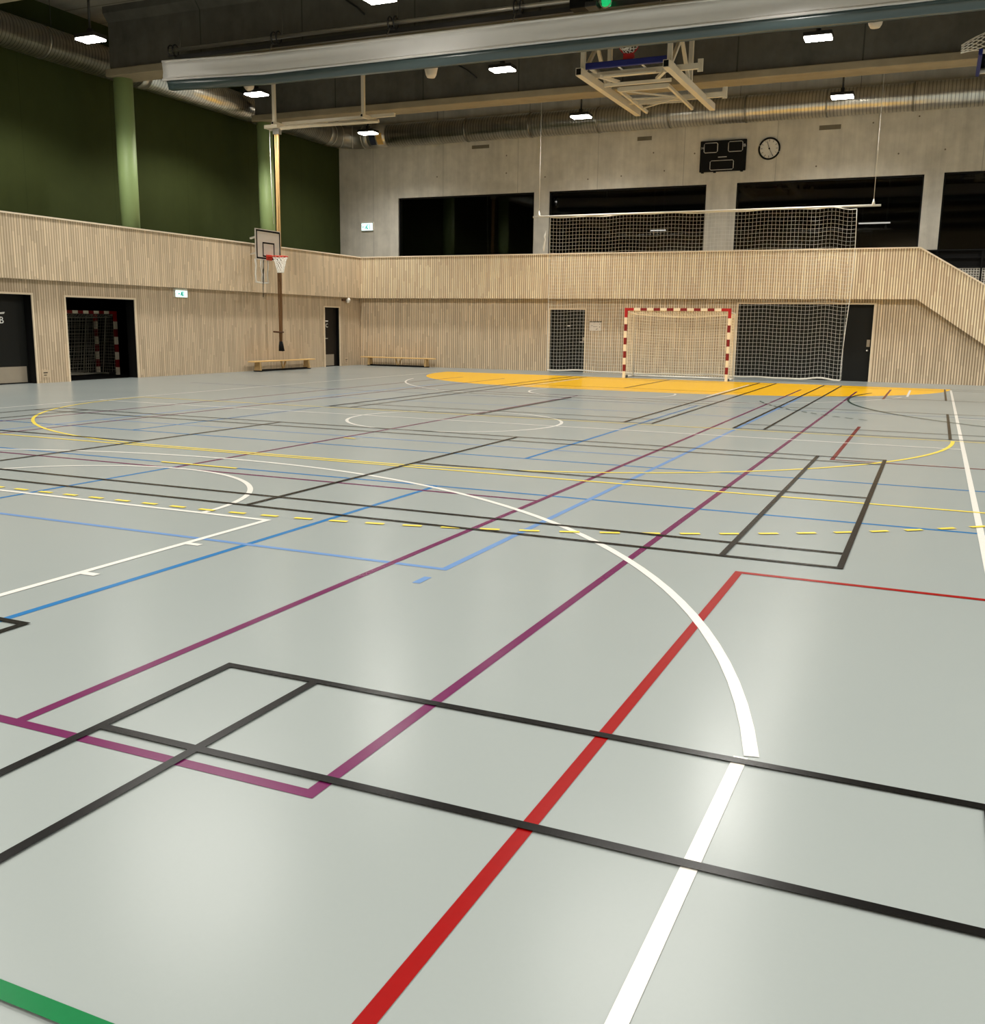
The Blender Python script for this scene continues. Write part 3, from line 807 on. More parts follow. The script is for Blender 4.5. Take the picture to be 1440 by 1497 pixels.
# ------------------------------------------------------------------ climbing rope rig
def rope_rig():
    y = 25.87
    t = thing('climbing_rope_rig', (-17.2, y, 7.3), 'cream steel rail with climbing ropes gathered at its end, hanging behind the wall hoop', 'climbing ropes')
    for x in (-18.95, -15.81):
        mb = MB(); mb.bar((x, y, 7.44), (x, y, ZC), 0.09); mb.obj('hanger_post', M['rig'], t)
        mb = MB(); mb.bar((x, y - 0.10, 7.44), (x, y + 0.75, 7.44), 0.095, 0.095); mb.obj('cross_arm', M['rig'], t)
        mb = MB(); mb.box(x - 0.03, x + 0.03, y - 0.106, y - 0.098, 7.41, 7.47); mb.obj('end_plug', M['black'], t)
    mb = MB(); mb.bar((-18.95, y + 0.42, 7.50), (-15.0, y + 0.42, 7.50), 0.09, 0.09); mb.obj('top_rail', M['rig'], t)
    mb = MB(); mb.tube([(-19.15, y, 7.28), (-18.75, y + 0.04, 7.30), (-17.9, y + 0.28, 7.36), (-17.2, y + 0.34, 7.36), (-15.5, y + 0.34, 7.34)], 0.055, 4); mb.obj('trolley_rail', M['rig'], t)
    mb = MB(); mb.box(-19.25, -18.78, y - 0.12, y + 0.08, 7.29, 7.39); mb.obj('end_stop', M['rig'], t)
    mb = MB(); mb.box(-18.97, -18.75, y - 0.07, y + 0.07, 7.12, 7.28); mb.obj('trolley', M['steel'], t)
    brown = plain('shaded_rope', (112, 78, 42), 0.8)  # darker rope tone: shade on the lower half put into the colour
    for k in range(5):
        dx = -0.060 + 0.030 * k; dy = 0.035 * ((k % 2) * 2 - 1)
        def pt(z):
            f = (7.16 - z) / 5.9
            return V((-18.86 + dx * (1 - 0.4 * f) - 0.05 * f + 0.010 * math.sin(6 * f + k), y + dy * (1 - 0.4 * f), z))
        zs = [7.16 - (7.16 - 3.55) * i / 9 for i in range(10)]
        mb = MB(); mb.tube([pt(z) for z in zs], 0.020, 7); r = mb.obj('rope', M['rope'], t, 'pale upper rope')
        lo = V((-18.95 + 0.016 * k, y + dy * 0.5, 0.92))
        mb = MB(); mb.tube([pt(3.55 - (3.55 - 1.25) * i / 7) for i in range(8)] + [lo], 0.021, 7); mb.obj('rope_lower_part', brown, r, 'lower rope browned for shade')
        e = V((-18.95 + 0.030 * k, y + dy * 0.6, 0.62))
        mb = MB(); mb.tube([lo, (lo + e) / 2, e], [0.024, 0.04, 0.045], 8); mb.obj('rope_end', M['black'], r, 'black leather rope end')
    mb = MB(); mb.tube([(-19.16, y - 0.05, 1.22), (-18.88, y - 0.06, 1.21)], 0.027, 8); mb.tube([(-18.92 + 0.08 * math.cos(q), y + 0.08 * math.sin(q), 1.21) for q in [2 * PI * k / 14 for k in range(14)]], 0.024, 6, closed=True); mb.obj('tie_strap', plain('brown_strap', (84, 52, 26), 0.7), t, 'brown tie strap')
    mb = MB(); mb.tube([(-19.14, y, 7.3), (-19.13, y, 5.8), (-19.08, y, 4.5)], 0.008, 5); mb.obj('pull_cord', M['net'], t, 'thin pale pull cord')
rope_rig()

# ------------------------------------------------------------------ wall-mounted hoop
def basket_net(mb, c, ax, down, r0, r1, L, n=12, rows=6, rad=0.009):
    """diamond net below a ring: c centre, ax two axes of ring, down direction of fall"""
    c = V(c); ux, uy = V(ax[0]), V(ax[1]); dn = V(down)
    for s in (1, -1):
        for k in range(n):
            pts = []
            for j in range(rows + 1):
                f = j / rows
                a = 2 * PI * (k + s * j * 0.5) / n
                r = r0 + (r1 - r0) * (f ** 0.7)
                pts.append(c + (ux * math.cos(a) + uy * math.sin(a)) * r + dn * (L * f))
            mb.tube(pts, rad, 4, caps=False)
    return mb
def wall_hoop():
    x = -18.60; y0, y1, z0, z1 = 24.32, 25.54, 3.34, 4.23
    t = thing('wall_basketball_hoop', (XP, 24.93, 3.3), 'white backboard with black border and red hoop mounted on the left parapet', 'basketball hoop')
    bd = box_obj('backboard', (x - 0.03, x, y0, y1, z0, z1), M['board'], t)
    w = 0.05
    def border(a0, a1, b0, b1, w):
        mb = MB()
        for q in ((a0, a1, b0, b0 + w), (a0, a1, b1 - w, b1), (a0, a0 + w, b0 + w, b1 - w), (a1 - w, a1, b0 + w, b1 - w)):
            mb.box(x, x + 0.004, *q)
        return mb
    border(y0 + 0.025, y1 - 0.025, z0 + 0.025, z1 - 0.025, w).obj('border_marking', M['black'], bd, 'black border')
    border(24.64, 25.22, z0 + 0.09, z0 + 0.52, 0.045).obj('target_marking', M['black'], bd, 'black target rectangle')
    hp = thing('hoop', (x, 24.93, 3.44), None, None); adopt_e(hp, t)
    rc = V((x + 0.40, 24.95, 3.45))
    mb = MB(); mb.tube([(rc.x + 0.225 * math.cos(a), rc.y + 0.225 * math.sin(a), rc.z) for a in [2 * PI * k / 32 for k in range(32)]], 0.017, 8, closed=True)
    mb.box(x, x + 0.012, 24.80, 25.08, 3.34, 3.50); mb.box(x, x + 0.2, 24.86, 24.89, 3.40, 3.45); mb.box(x, x + 0.2, 25.0, 25.03, 3.40, 3.45); mb.box(x, x + 0.17, 24.82, 25.06, 3.435, 3.45)
    mb.obj('rim', M['hoop'], hp, 'orange-red rim')
    mb = MB(); basket_net(mb, rc - V((0, 0, 0.01)), ((1, 0, 0), (0, 1, 0)), (0, 0, -1), 0.225, 0.09, 0.46, 12, 6, 0.009); mb.obj('net', M['net'], hp, 'white cord net')
    # wall bracket behind the board and the white tube frame below it
    mb = MB()
    for yy in (24.5, 25.36):
        for zz in (3.55, 4.02): mb.bar((XP, yy + 0.62, zz), (x - 0.03, yy - 0.04 * (yy > 25), zz), 0.05)
    mb.bar((x - 0.05, 24.46, 3.55), (x - 0.05, 25.36, 3.55), 0.05); mb.bar((x - 0.05, 24.46, 4.02), (x - 0.05, 25.36, 4.02), 0.05); mb.bar((x - 0.05, 24.9, 3.5), (x - 0.05, 24.9, 4.07), 0.05)
    mb.obj('wall_bracket', M['white'], t)
    mb = MB()
    for yy, b in ((24.36, 0.02), (24.63, -0.03), (24.72, -0.02), (24.94, 0.03)):
        mb.tube([(x - 0.06, yy, 3.36), (x - 0.06, yy + b, 3.15), (x - 0.06, yy - b, 2.92), (x - 0.06, yy + b * 0.5, 2.68)], 0.024, 8)
    mb.tube([(x - 0.06, 24.35, 2.69), (x - 0.06, 24.66, 2.67)], 0.026, 8); mb.tube([(x - 0.06, 24.70, 2.67), (x - 0.06, 24.95, 2.68)], 0.026, 8)
    mb.obj('tube_frame', M['white'], t, 'white tube frame below the board')
    mb = MB(); mb.tube([(x - 0.05, 24.73, 3.34), (x - 0.05, 24.70, 2.9), (x - 0.05, 24.67, 2.25)], [0.022, 0.018, 0.008], 8); mb.obj('crank_rod', M['black'], t, 'black crank rod')
def adopt_e(o, parent):
    o.parent = parent; o.matrix_parent_inverse = world_of(parent).inverted()
wall_hoop()

# ------------------------------------------------------------------ ceiling-folded baskets
def folded_basket(loc, rotz, label, full=True, L=0.40):
    """built about its own origin; the near edge points to local -y"""
    t = thing('folded_ceiling_basket', (0, 0, 0), label, 'basketball hoop', 'ceiling baskets folded up under the roof')
    for s in (-1, 1):
        x = s * 1.0
        e = -2.25 if full else -1.0
        MB().bar((x, e, 0.04), (x, 2.6, 0.08), 0.14, 0.16).obj('side_beam', M['rig'], t)
        MB().box(x - 0.055, x + 0.055, e - 0.006, e + 0.002, -0.025, 0.105).obj('end_opening', M['black'], t, 'dark open tube end')
        if not full:
            MB().bar((x, 1.6, 0.1), (x, 1.6, 2.4), 0.10).obj('hanger_post', M['rig'], t)
            continue
        MB().bar((x, -1.95, 0.1), (x, -1.95, 2.4), 0.10).obj('hanger_post', M['rig'], t)
        MB().bar((x, 0.0, 0.1), (x, 0.0, 2.4), 0.10).obj('hanger_post', M['rig'], t)
        MB().bar((x, -1.85, 0.12), (x, -1.0, 0.90), 0.075).obj('brace', M['rig'], t)
        MB().bar((x, -1.0, 0.86), (x, -1.0, 2.4), 0.06).obj('apex_tie', M['rig'], t)
        MB().bar((x, -0.12, 0.12), (x, -1.0, 0.90), 0.075).obj('brace', M['rig'], t)
    ox = 1.5 if full else 1.05
    MB().bar((-1.15, -1.25, 0.17), (ox, -1.25, 0.17), 0.09, 0.12).obj('cross_beam', M['rig'], t)
    MB().bar((-1.15, 1.55, 0.15), (ox + 0.05, 1.55, 0.15), 0.09, 0.12).obj('cross_beam', M['rig'], t)
    for y in (-1.25, 1.55) if full else ():
        MB().bar((1.52, y, 0.05), (1.52, y, 0.32), 0.03, 0.12).obj('clamp', M['rig'], t)
    # backboard lying flat, face up
    b = thing('backboard', (0, -1.4, 0.25), None, None); adopt_e(b, t)
    MB().box(-0.93, 0.93, -1.88, -0.85, 0.235, 0.25).obj('glass_panel', M['clear'], b)
    MB().box(-0.97, 0.97, -1.94, -1.86, 0.15, 0.29).obj('edge_pad', M['blue'], b, 'dark blue edge pad', bevel=0.02)
    mb = MB()
    for q in ((-0.95, -0.88, -1.88, -0.82), (0.88, 0.95, -1.88, -0.82), (-0.95, 0.95, -0.89, -0.82)): mb.box(*q, 0.20, 0.26)
    mb.obj('board_frame', M['white'], b)
    mb = MB()
    for q in ((-0.30, 0.30, -1.70, -1.65), (-0.30, 0.30, -1.30, -1.25), (-0.30, -0.25, -1.65, -1.30), (0.25, 0.30, -1.65, -1.30)): mb.box(*q, 0.226, 0.234)
    mb.obj('target_marking', M['white'], b)
    # hoop standing upright on the near edge
    h = thing('hoop', (0, -1.75, 0.3), None, None); adopt_e(h, t)
    rc = V((0, -1.74, 0.66))
    mb = MB(); mb.tube([(rc.x + 0.225 * math.cos(a), rc.y, rc.z + 0.225 * math.sin(a)) for a in [2 * PI * k / 30 for k in range(30)]], 0.017, 8, closed=True)
    mb.box(-0.11, 0.11, -1.80, -1.66, 0.26, 0.44)
    mb.obj('rim', M['redb'], h, 'red rim and bracket')
    mb = MB()
    for s in (1, -1):
        for k in range(12):
            pts = []
            for j in range(7):
                f = j / 6; a = 2 * PI * (k + s * j * 0.5) / 12; r = 0.225 + (0.085 - 0.225) * f ** 0.7
                pts.append(rc + V((math.cos(a) * r, -L * f, math.sin(a) * r - 0.12 * f * f)))
            mb.tube(pts, 0.008, 4, caps=False)
    mb.obj('net', M['net'], h, 'white cord net')
    # folding linkage below the board
    mb = MB()
    mb.bar((-0.78, -1.45, 0.1), (-0.45, -0.95, 0.05), 0.07); mb.obj('linkage', M['rig'], t)
    MB().bar((0.78, -1.45, 0.1), (0.45, -0.95, 0.05), 0.07).obj('linkage', M['rig'], t)
    MB().box(-0.70, 0.55, -1.40, -1.30, 0.09, 0.13).obj('board_carrier', M['rig'], t)
    MB().bar((-0.80, -0.98, 0.0), (0.80, -0.98, 0.0), 0.07, 0.07).obj('pivot_bar', M['rig'], t)
    for s in (-1, 1):
        MB().bar((s * 0.62, -0.95, -0.02), (s * 0.62, -0.95, 0.24), 0.06).obj('pivot_lug', M['galv'], t)
    # support arm frame
    MB().bar((-0.60, -0.45, 0.0), (0.60, -0.45, 0.0), 0.07, 0.10).obj('arm_cross_tube', M['rig'], t)
    for s in (-1, 1):
        MB().bar((s * 0.60, -0.50, 0.0), (s * 0.60, 2.05, -0.03), 0.06, 0.075).obj('support_arm', M['rig'], t)
        MB().bar((s * 0.60, 2.0, -0.03), (s * 0.60, 2.16, -0.04), 0.05, 0.05).obj('rubber_stop', M['black'], t)
    for a, c in (((-0.58, -0.3, 0.0), (0.58, 0.75, -0.01)), ((-0.58, 1.6, -0.02), (0.58, 0.75, -0.01)), ((-0.58, 0.55, -0.01), (0.58, 0.70, -0.01)), ((-0.58, 1.15, -0.01), (0.58, 1.25, -0.01))):
        MB().bar(a, c, 0.035).obj('arm_strut', M['rig'], t)
    t.location = loc; t.rotation_euler = (0, 0, rotz)
    return t
folded_basket((-6.9, 24.4, 7.1), 0, 'ceiling basketball hoop folded up flat, blue edge pad towards the curtain')
folded_basket((2.19, 25.3, 7.1), -PI / 2, 'ceiling basketball hoop cut off by the picture edge, only its net and blue pad showing', False, 0.55)

# ------------------------------------------------------------------ handball goals
def stripes(mb, a, b, w, segs):
    """square bar painted in bands; segs = [(length, material)]"""
    a, b = V(a), V(b); d = (b - a).normalized(); s = 0
    x, y = frame_of(d)
    for L, m in segs:
        p, q = a + d * s, a + d * (s + L)
        r = [[mb.b.verts.new(pp + x * sx * w / 2 + y * sy * w / 2) for sx, sy in ((-1, -1), (1, -1), (1, 1), (-1, 1))] for pp in (p, q)]
        for i in range(4): mb.face([r[0][i], r[0][(i + 1) % 4], r[1][(i + 1) % 4], r[1][i]], m)
        mb.face(r[0][::-1], m); mb.face(r[1], m)
        s += L
def goal(loc, rotz, label, W=3.0, H=2.0, dt=0.85, db=1.0, nc=M['netc'], mesh=0.085, sag=0.10, rearx=0.0):
    """front face towards local -y, built about its own origin"""
    t = thing('handball_goal', (0, 0, 0), label, 'goal', 'red and white striped goals')
    w = 0.08; hw = W / 2 + w / 2
    corner = 0.28
    ph = H + w
    nb = int(round((ph - corner) / 0.2)); sl = (ph - corner) / nb
    for s in (-1, 1):
        mb = MB(); sg = [(sl, (M['cream'] if k % 2 == (nb - 1) % 2 else M['red'])) for k in range(nb)]
        stripes(mb, (s * hw, 0, 0), (s * hw, 0, ph), w, sg + [(corner, M['redb'])])
        mb.obj('post', None, t, bevel=0.006)
    Lc = W - 2 * (corner - w); nb = int(round(Lc / 0.2)); nb += 1 - nb % 2; sl = Lc / nb
    mb = MB(); stripes(mb, (-W / 2, 0, H + w / 2), (W / 2, 0, H + w / 2), w * 0.999, [(corner - w, M['redb'])] + [(sl, M['cream'] if k % 2 == 0 else M['red']) for k in range(nb)] + [(corner - w, M['redb'])])
    mb.obj('crossbar', None, t, bevel=0.006)
    fr = M['white'] if nc is M['netc'] else M['netg']
    for s in (-1, 1):
        mb = MB(); mb.tube([(s * hw, 0.04, H - 0.02), (s * hw, dt, H - 0.06), (s * hw, db, 0.03)], 0.02, 8); mb.obj('rear_stay', fr, t)
        mb = MB(); mb.tube([(s * hw, 0.04, 0.025), (s * hw, db, 0.025)], 0.022, 8); mb.obj('ground_bar', fr, t)
        mb = MB(); mb.box(s * hw - 0.04, s * hw + 0.04, 0.08, 0.30, 0.0, 0.07); mb.obj('floor_anchor', M['galv_dark'], t)
    mb = MB(); mb.tube([(-hw, db, 0.03), (hw, db, 0.03)], 0.026, 8); mb.obj('rear_ground_bar', fr, t)
    # net: back, top and two sides
    def back(u, v):
        x = -hw + 2 * hw * u
        edge = math.sin(PI * u)
        z = 0.05 + (H - 0.08 - 0.05) * v - sag * edge * (0.25 + 0.75 * v)
        y = db + (dt - db) * v - sag * edge * math.sin(PI * v) + 0.008 * math.sin(23 * u + 9 * v)
        return V((x, y, z))
    def top(u, v):
        x = -hw + 2 * hw * u; e = back(u, 1.0); a = V((x, 0.03, H - 0.01 - 0.12 * sag * math.sin(PI * u)))
        p = a.lerp(e, v); p.z -= 0.05 * math.sin(PI * v); return p
    def side(s):
        def f(u, v):
            y1 = db + (dt - db) * v; z1 = 0.05 + (H - 0.13) * v
            return V((s * hw + 0.01 * math.sin(9 * u + 7 * v), 0.03 + (y1 - 0.03) * u, z1))
        return f
    nu, nvv, nd = int(2 * hw / mesh), int(H / mesh), max(6, int(dt / mesh))
    mb = MB()
    mb.net(back, nu, nvv, 0.0045, None, 3); mb.net(top, nu, nd, 0.0045, None, 3); mb.net(side(-1), nd, nvv, 0.0045, None, 3); mb.net(side(1), nd, nvv, 0.0045, None, 3)
    mb.obj('net', nc, t, 'knotted cord net', normals=False)
    t.location = loc; t.rotation_euler = (0, 0, rotz)
    return t
goal((-7.055, 28.95, 0), 0, 'full-size red and white handball goal with cream net, centred on the orange goal area')
goal((-20.95, 19.77, 0.004), PI / 2, 'smaller red and white goal with grey net standing foremost in the dark storage doorway', W=2.4, H=1.67, dt=0.34, db=0.56, nc=M['netg'], mesh=0.09, sag=0.03)
goal((-21.60, 19.69, 0.004), PI / 2, 'smaller goal nested behind another in the storage doorway, only its striped post showing', W=2.4, H=1.67, dt=0.34, db=0.56, nc=M['netg'], mesh=0.12, sag=0.03)

# ------------------------------------------------------------------ long ball-stop net
def ball_net():
    t = thing('ball_stop_net', (-7, 30.4, 0), 'tall white ball-stop net hung from a thin pole in front of the back wall', 'net')
    y = 30.4; zt = 4.93; x0, x1 = -11.67, -2.42
    mb = MB(); mb.tube([(-12.25, y, 4.96), (-1.78, y, 4.96)], 0.03, 10); mb.obj('top_pole', M['white'], t, 'white hanging pole')
    def f(u, v):
        x = x0 + (x1 - x0) * u
        fold = max(0.0, (u - 0.72) / 0.28)
        yy = y + 0.02 + 0.02 * math.sin(9 * u + 2 * v) + fold * 0.10 * math.sin(u * 58) + 0.012 * math.sin(70 * u)
        z = zt - v * (zt - 0.12) - 0.012 * math.sin(40 * u) - 0.03 * fold * math.sin(u * 58 + 1.2) - 0.015 * math.sin(14 * u + 3 * v)
        if u > 0.999: x += 0.05 * math.sin(5 * v) - 0.10 * v
        return V((x + 0.06 * v * fold, yy, z))
    mb = MB(); mb.net(f, 84, 44, 0.0033, None, 3)
    mb.obj('net_mesh', M['net'], t, normals=False)
    for u in (0.0, 1.0):
        mb = MB(); mb.tube([f(u, k / 12) for k in range(13)], 0.010, 6); mb.obj('edge_rope', M['net'], t)
    mb = MB(); mb.tube([f(k / 60, 1.0) - V((0, 0, 0.03)) for k in range(61)], 0.022, 8); mb.obj('bottom_tube', M['white'], t, 'white weighted lower edge')
    mb = MB(); mb.tube([f(k / 60, 0.0) + V((0, 0, 0.0)) for k in range(61)], 0.014, 6); mb.obj('head_rope', M['net'], t)
    for x in (-12.05, -1.98):
        mb = MB(); mb.tube([(x, y, 4.98), (x, y, 9.5)], 0.007, 6); mb.obj('suspension_cable', M['net'], t)
        mb = MB(); mb.lathe([(0.03, 4.95), (0.045, 5.0), (0.03, 5.06), (0.01, 5.14)], 10, None, Matrix.Translation((x, y, 0))); mb.obj('cable_clamp', M['white'], t)
    mb = MB(); mb.tube([(-11.80, y, 4.52), (-11.84, y - 0.02, 4.34), (-11.82, y, 4.25), (-11.86, y - 0.02, 4.0), (-11.86, y, 3.88)], [0.012, 0.03, 0.02, 0.035, 0.012], 8); mb.obj('tie_cord', M['net'], t, 'knotted white tie cord')
ball_net()

# ------------------------------------------------------------------ benches
def bench(loc, rotz, L, label):
    t = thing('gym_bench', (0, 0, 0), label, 'bench', 'long low wooden gym benches')
    h = 0.325
    MB().box(-L / 2, L / 2, -0.13, 0.13, h - 0.035, h).obj('seat', M['bench'], t, bevel=0.008)
    for s in (-1, 1):
        x = s * (L / 2 - 0.33)
        MB().prism([(x - 0.035, -0.12, 0.03), (x - 0.035, 0.12, 0.03), (x - 0.035, 0.09, h - 0.035), (x - 0.035, -0.09, h - 0.035)], (0.07, 0, 0)).obj('leg', M['bleg'], t)
        MB().box(x - 0.04, x + 0.04, -0.14, 0.14, 0.0, 0.03).obj('rubber_foot', M['black'], t)
    MB().bar((-0.10, 0, h - 0.04), (-0.02, 0, 0.05), 0.05, 0.03).obj('centre_strut', M['bleg'], t)
    MB().bar((0.14, 0, h - 0.04), (0.02, 0, 0.05), 0.05, 0.03).obj('centre_strut', M['bleg'], t)
    MB().box(-L / 2 + 0.30, L / 2 - 0.30, -0.05, 0.05, 0.0, 0.055).obj('balance_beam', M['black'], t, 'dark lower beam')
    t.location = loc; t.rotation_euler = (0, 0, rotz)
bench((-19.22, 26.36, 0), PI / 2, 3.27, 'pale wooden gym bench along the left wall under the climbing ropes')
bench((-17.77, 31.28, 0), 0, 3.0, 'pale wooden gym bench along the back wall near the corner')

# ------------------------------------------------------------------ scoreboard, clock, signs
def scoreboard():
    x0, x1, z0, z1 = -7.70, -6.20, 6.58, 7.55
    y = YC - 0.09
    t = thing('scoreboard', ((x0 + x1) / 2, YC, z0), 'black electronic scoreboard with pale outlines on the concrete wall', 'scoreboard')
    MB().box(x0, x1, y, YC, z0, z1).obj('case', M['black'], t, bevel=0.015)
    def rr(a0, a1, b0, b1):
        c = 0.035
        pts = [(a0 + c, b0), (a1 - c, b0), (a1, b0 + c), (a1, b1 - c), (a1 - c, b1), (a0 + c, b1), (a0, b1 - c), (a0, b0 + c)]
        mb = MB(); mb.tube([(a, y - 0.004, b) for a, b in pts], 0.012, 6, closed=True)
        mb.obj('display_outline', M['outline'], t)
    rr(x0 + 0.13, x0 + 0.57, z1 - 0.37, z1 - 0.07); rr(x1 - 0.58, x1 - 0.12, z1 - 0.37, z1 - 0.06); rr(x0 + 0.35, x0 + 1.11, z0 + 0.05, z0 + 0.34)
    text_obj('home_letter', 'H', 0.11, face_back(x0 + 0.075, y - 0.002, z1 - 0.22), M['outline'], t)
    text_obj('away_letter', 'B', 0.13, face_back(x1 - 0.06, y - 0.002, z1 - 0.20), M['outline'], t)
    box_obj('maker_strip', (x0 + 0.60, x0 + 0.88, y - 0.004, y, 7.015, 7.04), M['outline'], t)
    for x in (x0 + 0.1, x0 + 0.5, x1 - 0.12):
        box_obj('mounting_lug', (x - 0.04, x + 0.04, y + 0.02, YC, z0 - 0.03, z0 + 0.01), M['black'], t)
scoreboard()
def clock():
    c = V((-5.48, YC, 7.21)); R = 0.32
    t = thing('wall_clock', c, 'round white wall clock with black rim beside the scoreboard', 'clock')
    T = Matrix.Translation(c) @ Matrix.Rotation(PI / 2, 4, 'X')
    mb = MB(); mb.lathe([(R - 0.005, 0.0), (R - 0.005, 0.05)], 40, None, T); mb.obj('dial', M['white'], t, 'white dial')
    mb = MB(); mb.tube([c + V((R * math.cos(a), -0.05, R * math.sin(a))) for a in [2 * PI * k / 48 for k in range(48)]], 0.028, 8, closed=True); mb.obj('rim', M['black'], t, 'black rim')
    for k in range(12):
        a = 2 * PI * k / 12; p = c + V((0.245 * math.sin(a), -0.053, 0.245 * math.cos(a)))
        mb = MB(); mb.bar(p - V((math.sin(a), 0, math.cos(a))) * 0.03, p + V((math.sin(a), 0, math.cos(a))) * 0.03, 0.055 if k % 3 else 0.075, 0.006); mb.obj('hour_mark', M['black'], t)
    for ang, L0, L1, w in ((math.radians(342), -0.03, 0.23, 0.05), (math.radians(152), -0.03, 0.26, 0.045)):
        d = V((math.sin(ang), 0, math.cos(ang))); q = c + V((0, -0.058, 0))
        mb = MB(); mb.bar(q + d * L0, q + d * L1, w, 0.006); mb.obj('hand', M['black'], t)
    mb = MB(); mb.lathe([(0.025, 0.05), (0.025, 0.066)], 14, None, T); mb.obj('hub', M['black'], t)
clock()
def exit_sign(name, axis, c, W, H, label):
    t = thing('exit_sign', c, label, 'exit sign', 'lit exit signs')
    c = V(c)
    def P3(u, v, d): return V((c.x + u, c.y - d, c.z + v)) if axis == 'x' else V((c.x + d, c.y + u, c.z + v))
    def slab(u0, u1, v0, v1, d0, d1):
        mb = MB(); a, b = P3(u0, v0, d0), P3(u1, v1, d1)
        mb.box(min(a.x, b.x), max(a.x, b.x), min(a.y, b.y), max(a.y, b.y), min(a.z, b.z), max(a.z, b.z)); return mb
    slab(-W / 2 - 0.02, W / 2 + 0.02, -H / 2, H / 2 + 0.05, 0, 0.07).obj('housing', M['white'], t)
    pn = slab(-W / 2, W / 2, -H / 2 + 0.01, H / 2 - 0.01, 0.07, 0.078).obj('lit_panel', M['exit'], t, 'glowing white panel')
    k = H
    # running figure, doorway and arrow
    mb = MB()
    T3 = lambda u, v: P3(u * k, v * k, 0.081)
    r = 0.028 * k / 0.28 * 0.5
    mb.tube([T3(-0.05, 0.12), T3(-0.10, -0.05), T3(-0.22, -0.18), T3(-0.32, -0.14)], 0.02 * k / 0.28 * 1.0, 6)
    mb.tube([T3(-0.10, -0.05), T3(0.04, -0.14), T3(0.02, -0.32)], 0.02, 6)
    mb.tube([T3(-0.20, 0.02), T3(-0.06, 0.12), T3(0.08, 0.02)], 0.014, 6)
    mb.lathe([(0.0, -0.02), (0.028, 0), (0.0, 0.02)], 10, None, Matrix.Translation(T3(0.02, 0.24)))
    mb.obj('running_figure', M['exit_g'], t)
    mb = MB(); mb.tube([T3(0.16, -0.34), T3(0.16, 0.32), T3(0.42, 0.32), T3(0.42, -0.34)], 0.014, 6); mb.obj('doorway_symbol', M['exit_g'], t)
    mb = MB(); mb.tube([T3(-0.40, 0.0), T3(-0.68, 0.0)], 0.012, 6); mb.tube([T3(-0.58, 0.12), T3(-0.70, 0.0), T3(-0.58, -0.12)], 0.012, 6); mb.obj('arrow_symbol', M['exit_g'], t)
exit_sign('a', 'x', (-20.50, YC, 5.18), 0.48, 0.28, 'lit green and white exit sign on the concrete wall in the corner')
exit_sign('b', 'y', (XL, 22.06, 2.26), 0.46, 0.19, 'lit green and white exit sign under the left parapet')
# small fittings
sn = thing('motion_detector', (XL, 30.55, 2.34), 'small pale motion sensor under the left parapet above the narrow dark door', 'sensor')
MB().box(XL, XL + 0.06, 30.38, 30.54, 2.29, 2.37).obj('bracket', plain('brown_bracket', (96, 70, 50), 0.5), sn)
mb = MB(); mb.lathe([(0.03, -0.10), (0.07, -0.06), (0.075, 0.05), (0.03, 0.09)], 14, None, Matrix.Translation((XL + 0.12, 30.62, 2.32)) @ Matrix.Rotation(0.5, 4, 'Y')); mb.obj('sensor_head', M['white'], sn)
for y, z, lb in ((17.28, 0.22, 'flush wall socket low on the slats between the lettered door and the storage doorway'), (30.62, 0.20, 'flush wall socket low on the slats right of the narrow dark door')):
    s = thing('wall_socket', (XL, y, z), lb, 'socket', 'wall sockets')
    MB().box(XL, XL + 0.012, y - 0.11, y + 0.11, z - 0.09, z + 0.09).obj('cover_plate', M['slat_y'] if False else plain('socket_plate', (196, 176, 148), 0.5), s)
    MB().box(XL + 0.012, XL + 0.016, y - 0.06, y + 0.06, z + 0.015, z + 0.035).box(XL + 0.012, XL + 0.016, y - 0.05, y + 0.03, z - 0.04, z - 0.025).obj('slot', M['black'], s)
nt = thing('notice_board', (-10.42, YB, 1.5), 'white paper notice under a dark strip beside the dark door, left of the goal', 'notice')
MB().box(-10.62, -10.22, YB - 0.012, YB, 1.38, 1.66).obj('sheet', M['paper'], nt)
MB().box(-10.63, -10.21, YB - 0.025, YB, 1.655, 1.69).obj('clamp_strip', M['black'], nt)
mb = MB()
for a in ((-10.5, -10.36, 1.51, 1.52), (-10.58, -10.5, 1.54, 1.56), (-10.28, -10.265, 1.48, 1.53), (-10.28, -10.265, 1.58, 1.62)): mb.box(a[0], a[1], YB - 0.0135, YB - 0.012, a[2], a[3])
mb.prism([(-10.42, YB - 0.0135, 1.42), (-10.37, YB - 0.0135, 1.415), (-10.34, YB - 0.0135, 1.455), (-10.36, YB - 0.0135, 1.455)], (0, 0.0015, 0))
mb.obj('printing', plain('notice_print', (110, 90, 80), 0.6), nt)

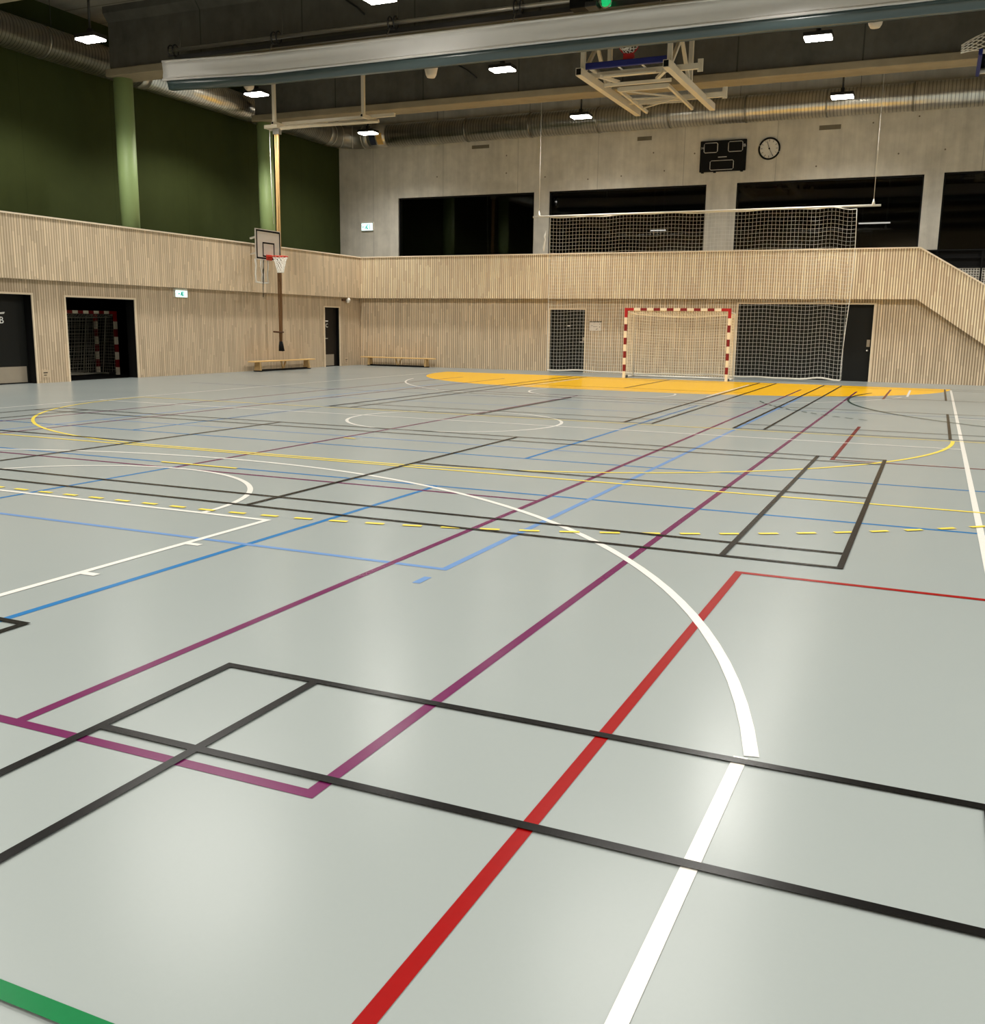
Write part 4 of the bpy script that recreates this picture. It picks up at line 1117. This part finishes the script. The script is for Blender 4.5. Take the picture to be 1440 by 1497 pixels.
# railing seen through the window over the stair, and added glowing tubes for reflected streaks
def railing():
    t = thing('gallery_railing', (2.5, YC - 0.4, 2.6), 'black railing with a pale wire mesh panel above the sloping stair parapet', 'railing')
    y = YC - 0.4
    for z, r in ((3.92, 0.03), (3.70, 0.022), (3.42, 0.025)):
        mb = MB(); mb.tube([(-0.6, y, z), (5.2, y, z)], r, 6); mb.obj('rail', M['black'], t)
    for x in (-0.25, 1.0, 2.25, 3.5, 4.75):
        mb = MB(); mb.bar((x, y, 2.6), (x, y, 3.92), 0.05); mb.obj('post', M['black'], t)
    mb = MB(); mb.net(lambda u, v: V((0.2 + 5 * u, y, 2.60 + 0.79 * v)), 66, 11, 0.012, None, 3); mb.obj('mesh_panel', M['white'], t, 'pale wire mesh', normals=False)
    MB().box(-0.5, 5.2, y + 0.05, y + 0.08, 3.40, 3.92).obj('dark_panel', M['black'], t)
    MB().box(0.2, 5.2, y + 0.06, y + 0.08, 2.60, 3.39).obj('backing_panel', plain('grey_backing', (120, 116, 108), 0.7), t)
railing()
for x0, x1, z, lb in ((-9.75, -9.20, 4.93, 'thin glowing tube added as a reflected light streak behind the net'), (-2.72, -1.75, 4.98, 'thin glowing tube added as a reflected light streak right of the net')):
    t = thing('reflection_streak_tube', ((x0 + x1) / 2, 35.5, z), lb, 'lamp')  # added tube, stands in for a light streak reflected in the glass
    mb = MB(); mb.tube([(x0, 35.5, z), (x1, 35.5, z)], 0.022, 8); mb.obj('tube', emit('streak_glow', (250, 246, 235), 2.5), t, 'added glowing tube for a reflected streak')
    mb = MB(); mb.box(x0 - 0.05, x1 + 0.6, 35.46, 35.56, z + 0.022, z + 0.06); mb.bar((x0 + 0.1, 35.5, z + 0.05), (x0 + 0.1, 35.5, 7.2), 0.015); mb.bar((x1 - 0.1, 35.5, z + 0.05), (x1 - 0.1, 35.5, 7.2), 0.015); mb.obj('batten', M['galv_dark'], t)

# ------------------------------------------------------------------ world, camera, view
wd = bpy.data.worlds.new('world'); bpy.context.scene.world = wd; wd.use_nodes = True
wd.node_tree.nodes['Background'].inputs[0].default_value = (0.02, 0.02, 0.022, 1)
wd.node_tree.nodes['Background'].inputs[1].default_value = 0.3
cam = bpy.data.cameras.new('camera'); co = bpy.data.objects.new('camera', cam); C.objects.link(co)
cam.sensor_fit = 'HORIZONTAL'; cam.sensor_width = 36.0; cam.lens = 1428.9987 / 1440 * 36.0
cam.clip_start = 0.05; cam.clip_end = 200
r = V((0.9122944, 0.40930862, 0.0136154)); u = V((-0.08900873, 0.16571803, 0.98214815)); f = V((-0.39974538, 0.89722015, -0.18761567))
co.matrix_world = Matrix(((r.x, u.x, -f.x, 0), (r.y, u.y, -f.y, 0), (r.z, u.z, -f.z, 1.51336618), (0, 0, 0, 1)))
sc = bpy.context.scene
sc.camera = co
sc.view_settings.view_transform = 'Standard'
sc.view_settings.look = 'None'
sc.view_settings.exposure = 0.0
sc.cycles.max_bounces = 8; sc.cycles.diffuse_bounces = 4; sc.cycles.glossy_bounces = 4; sc.cycles.transparent_max_bounces = 12
sc.cycles.sample_clamp_indirect = 6.0
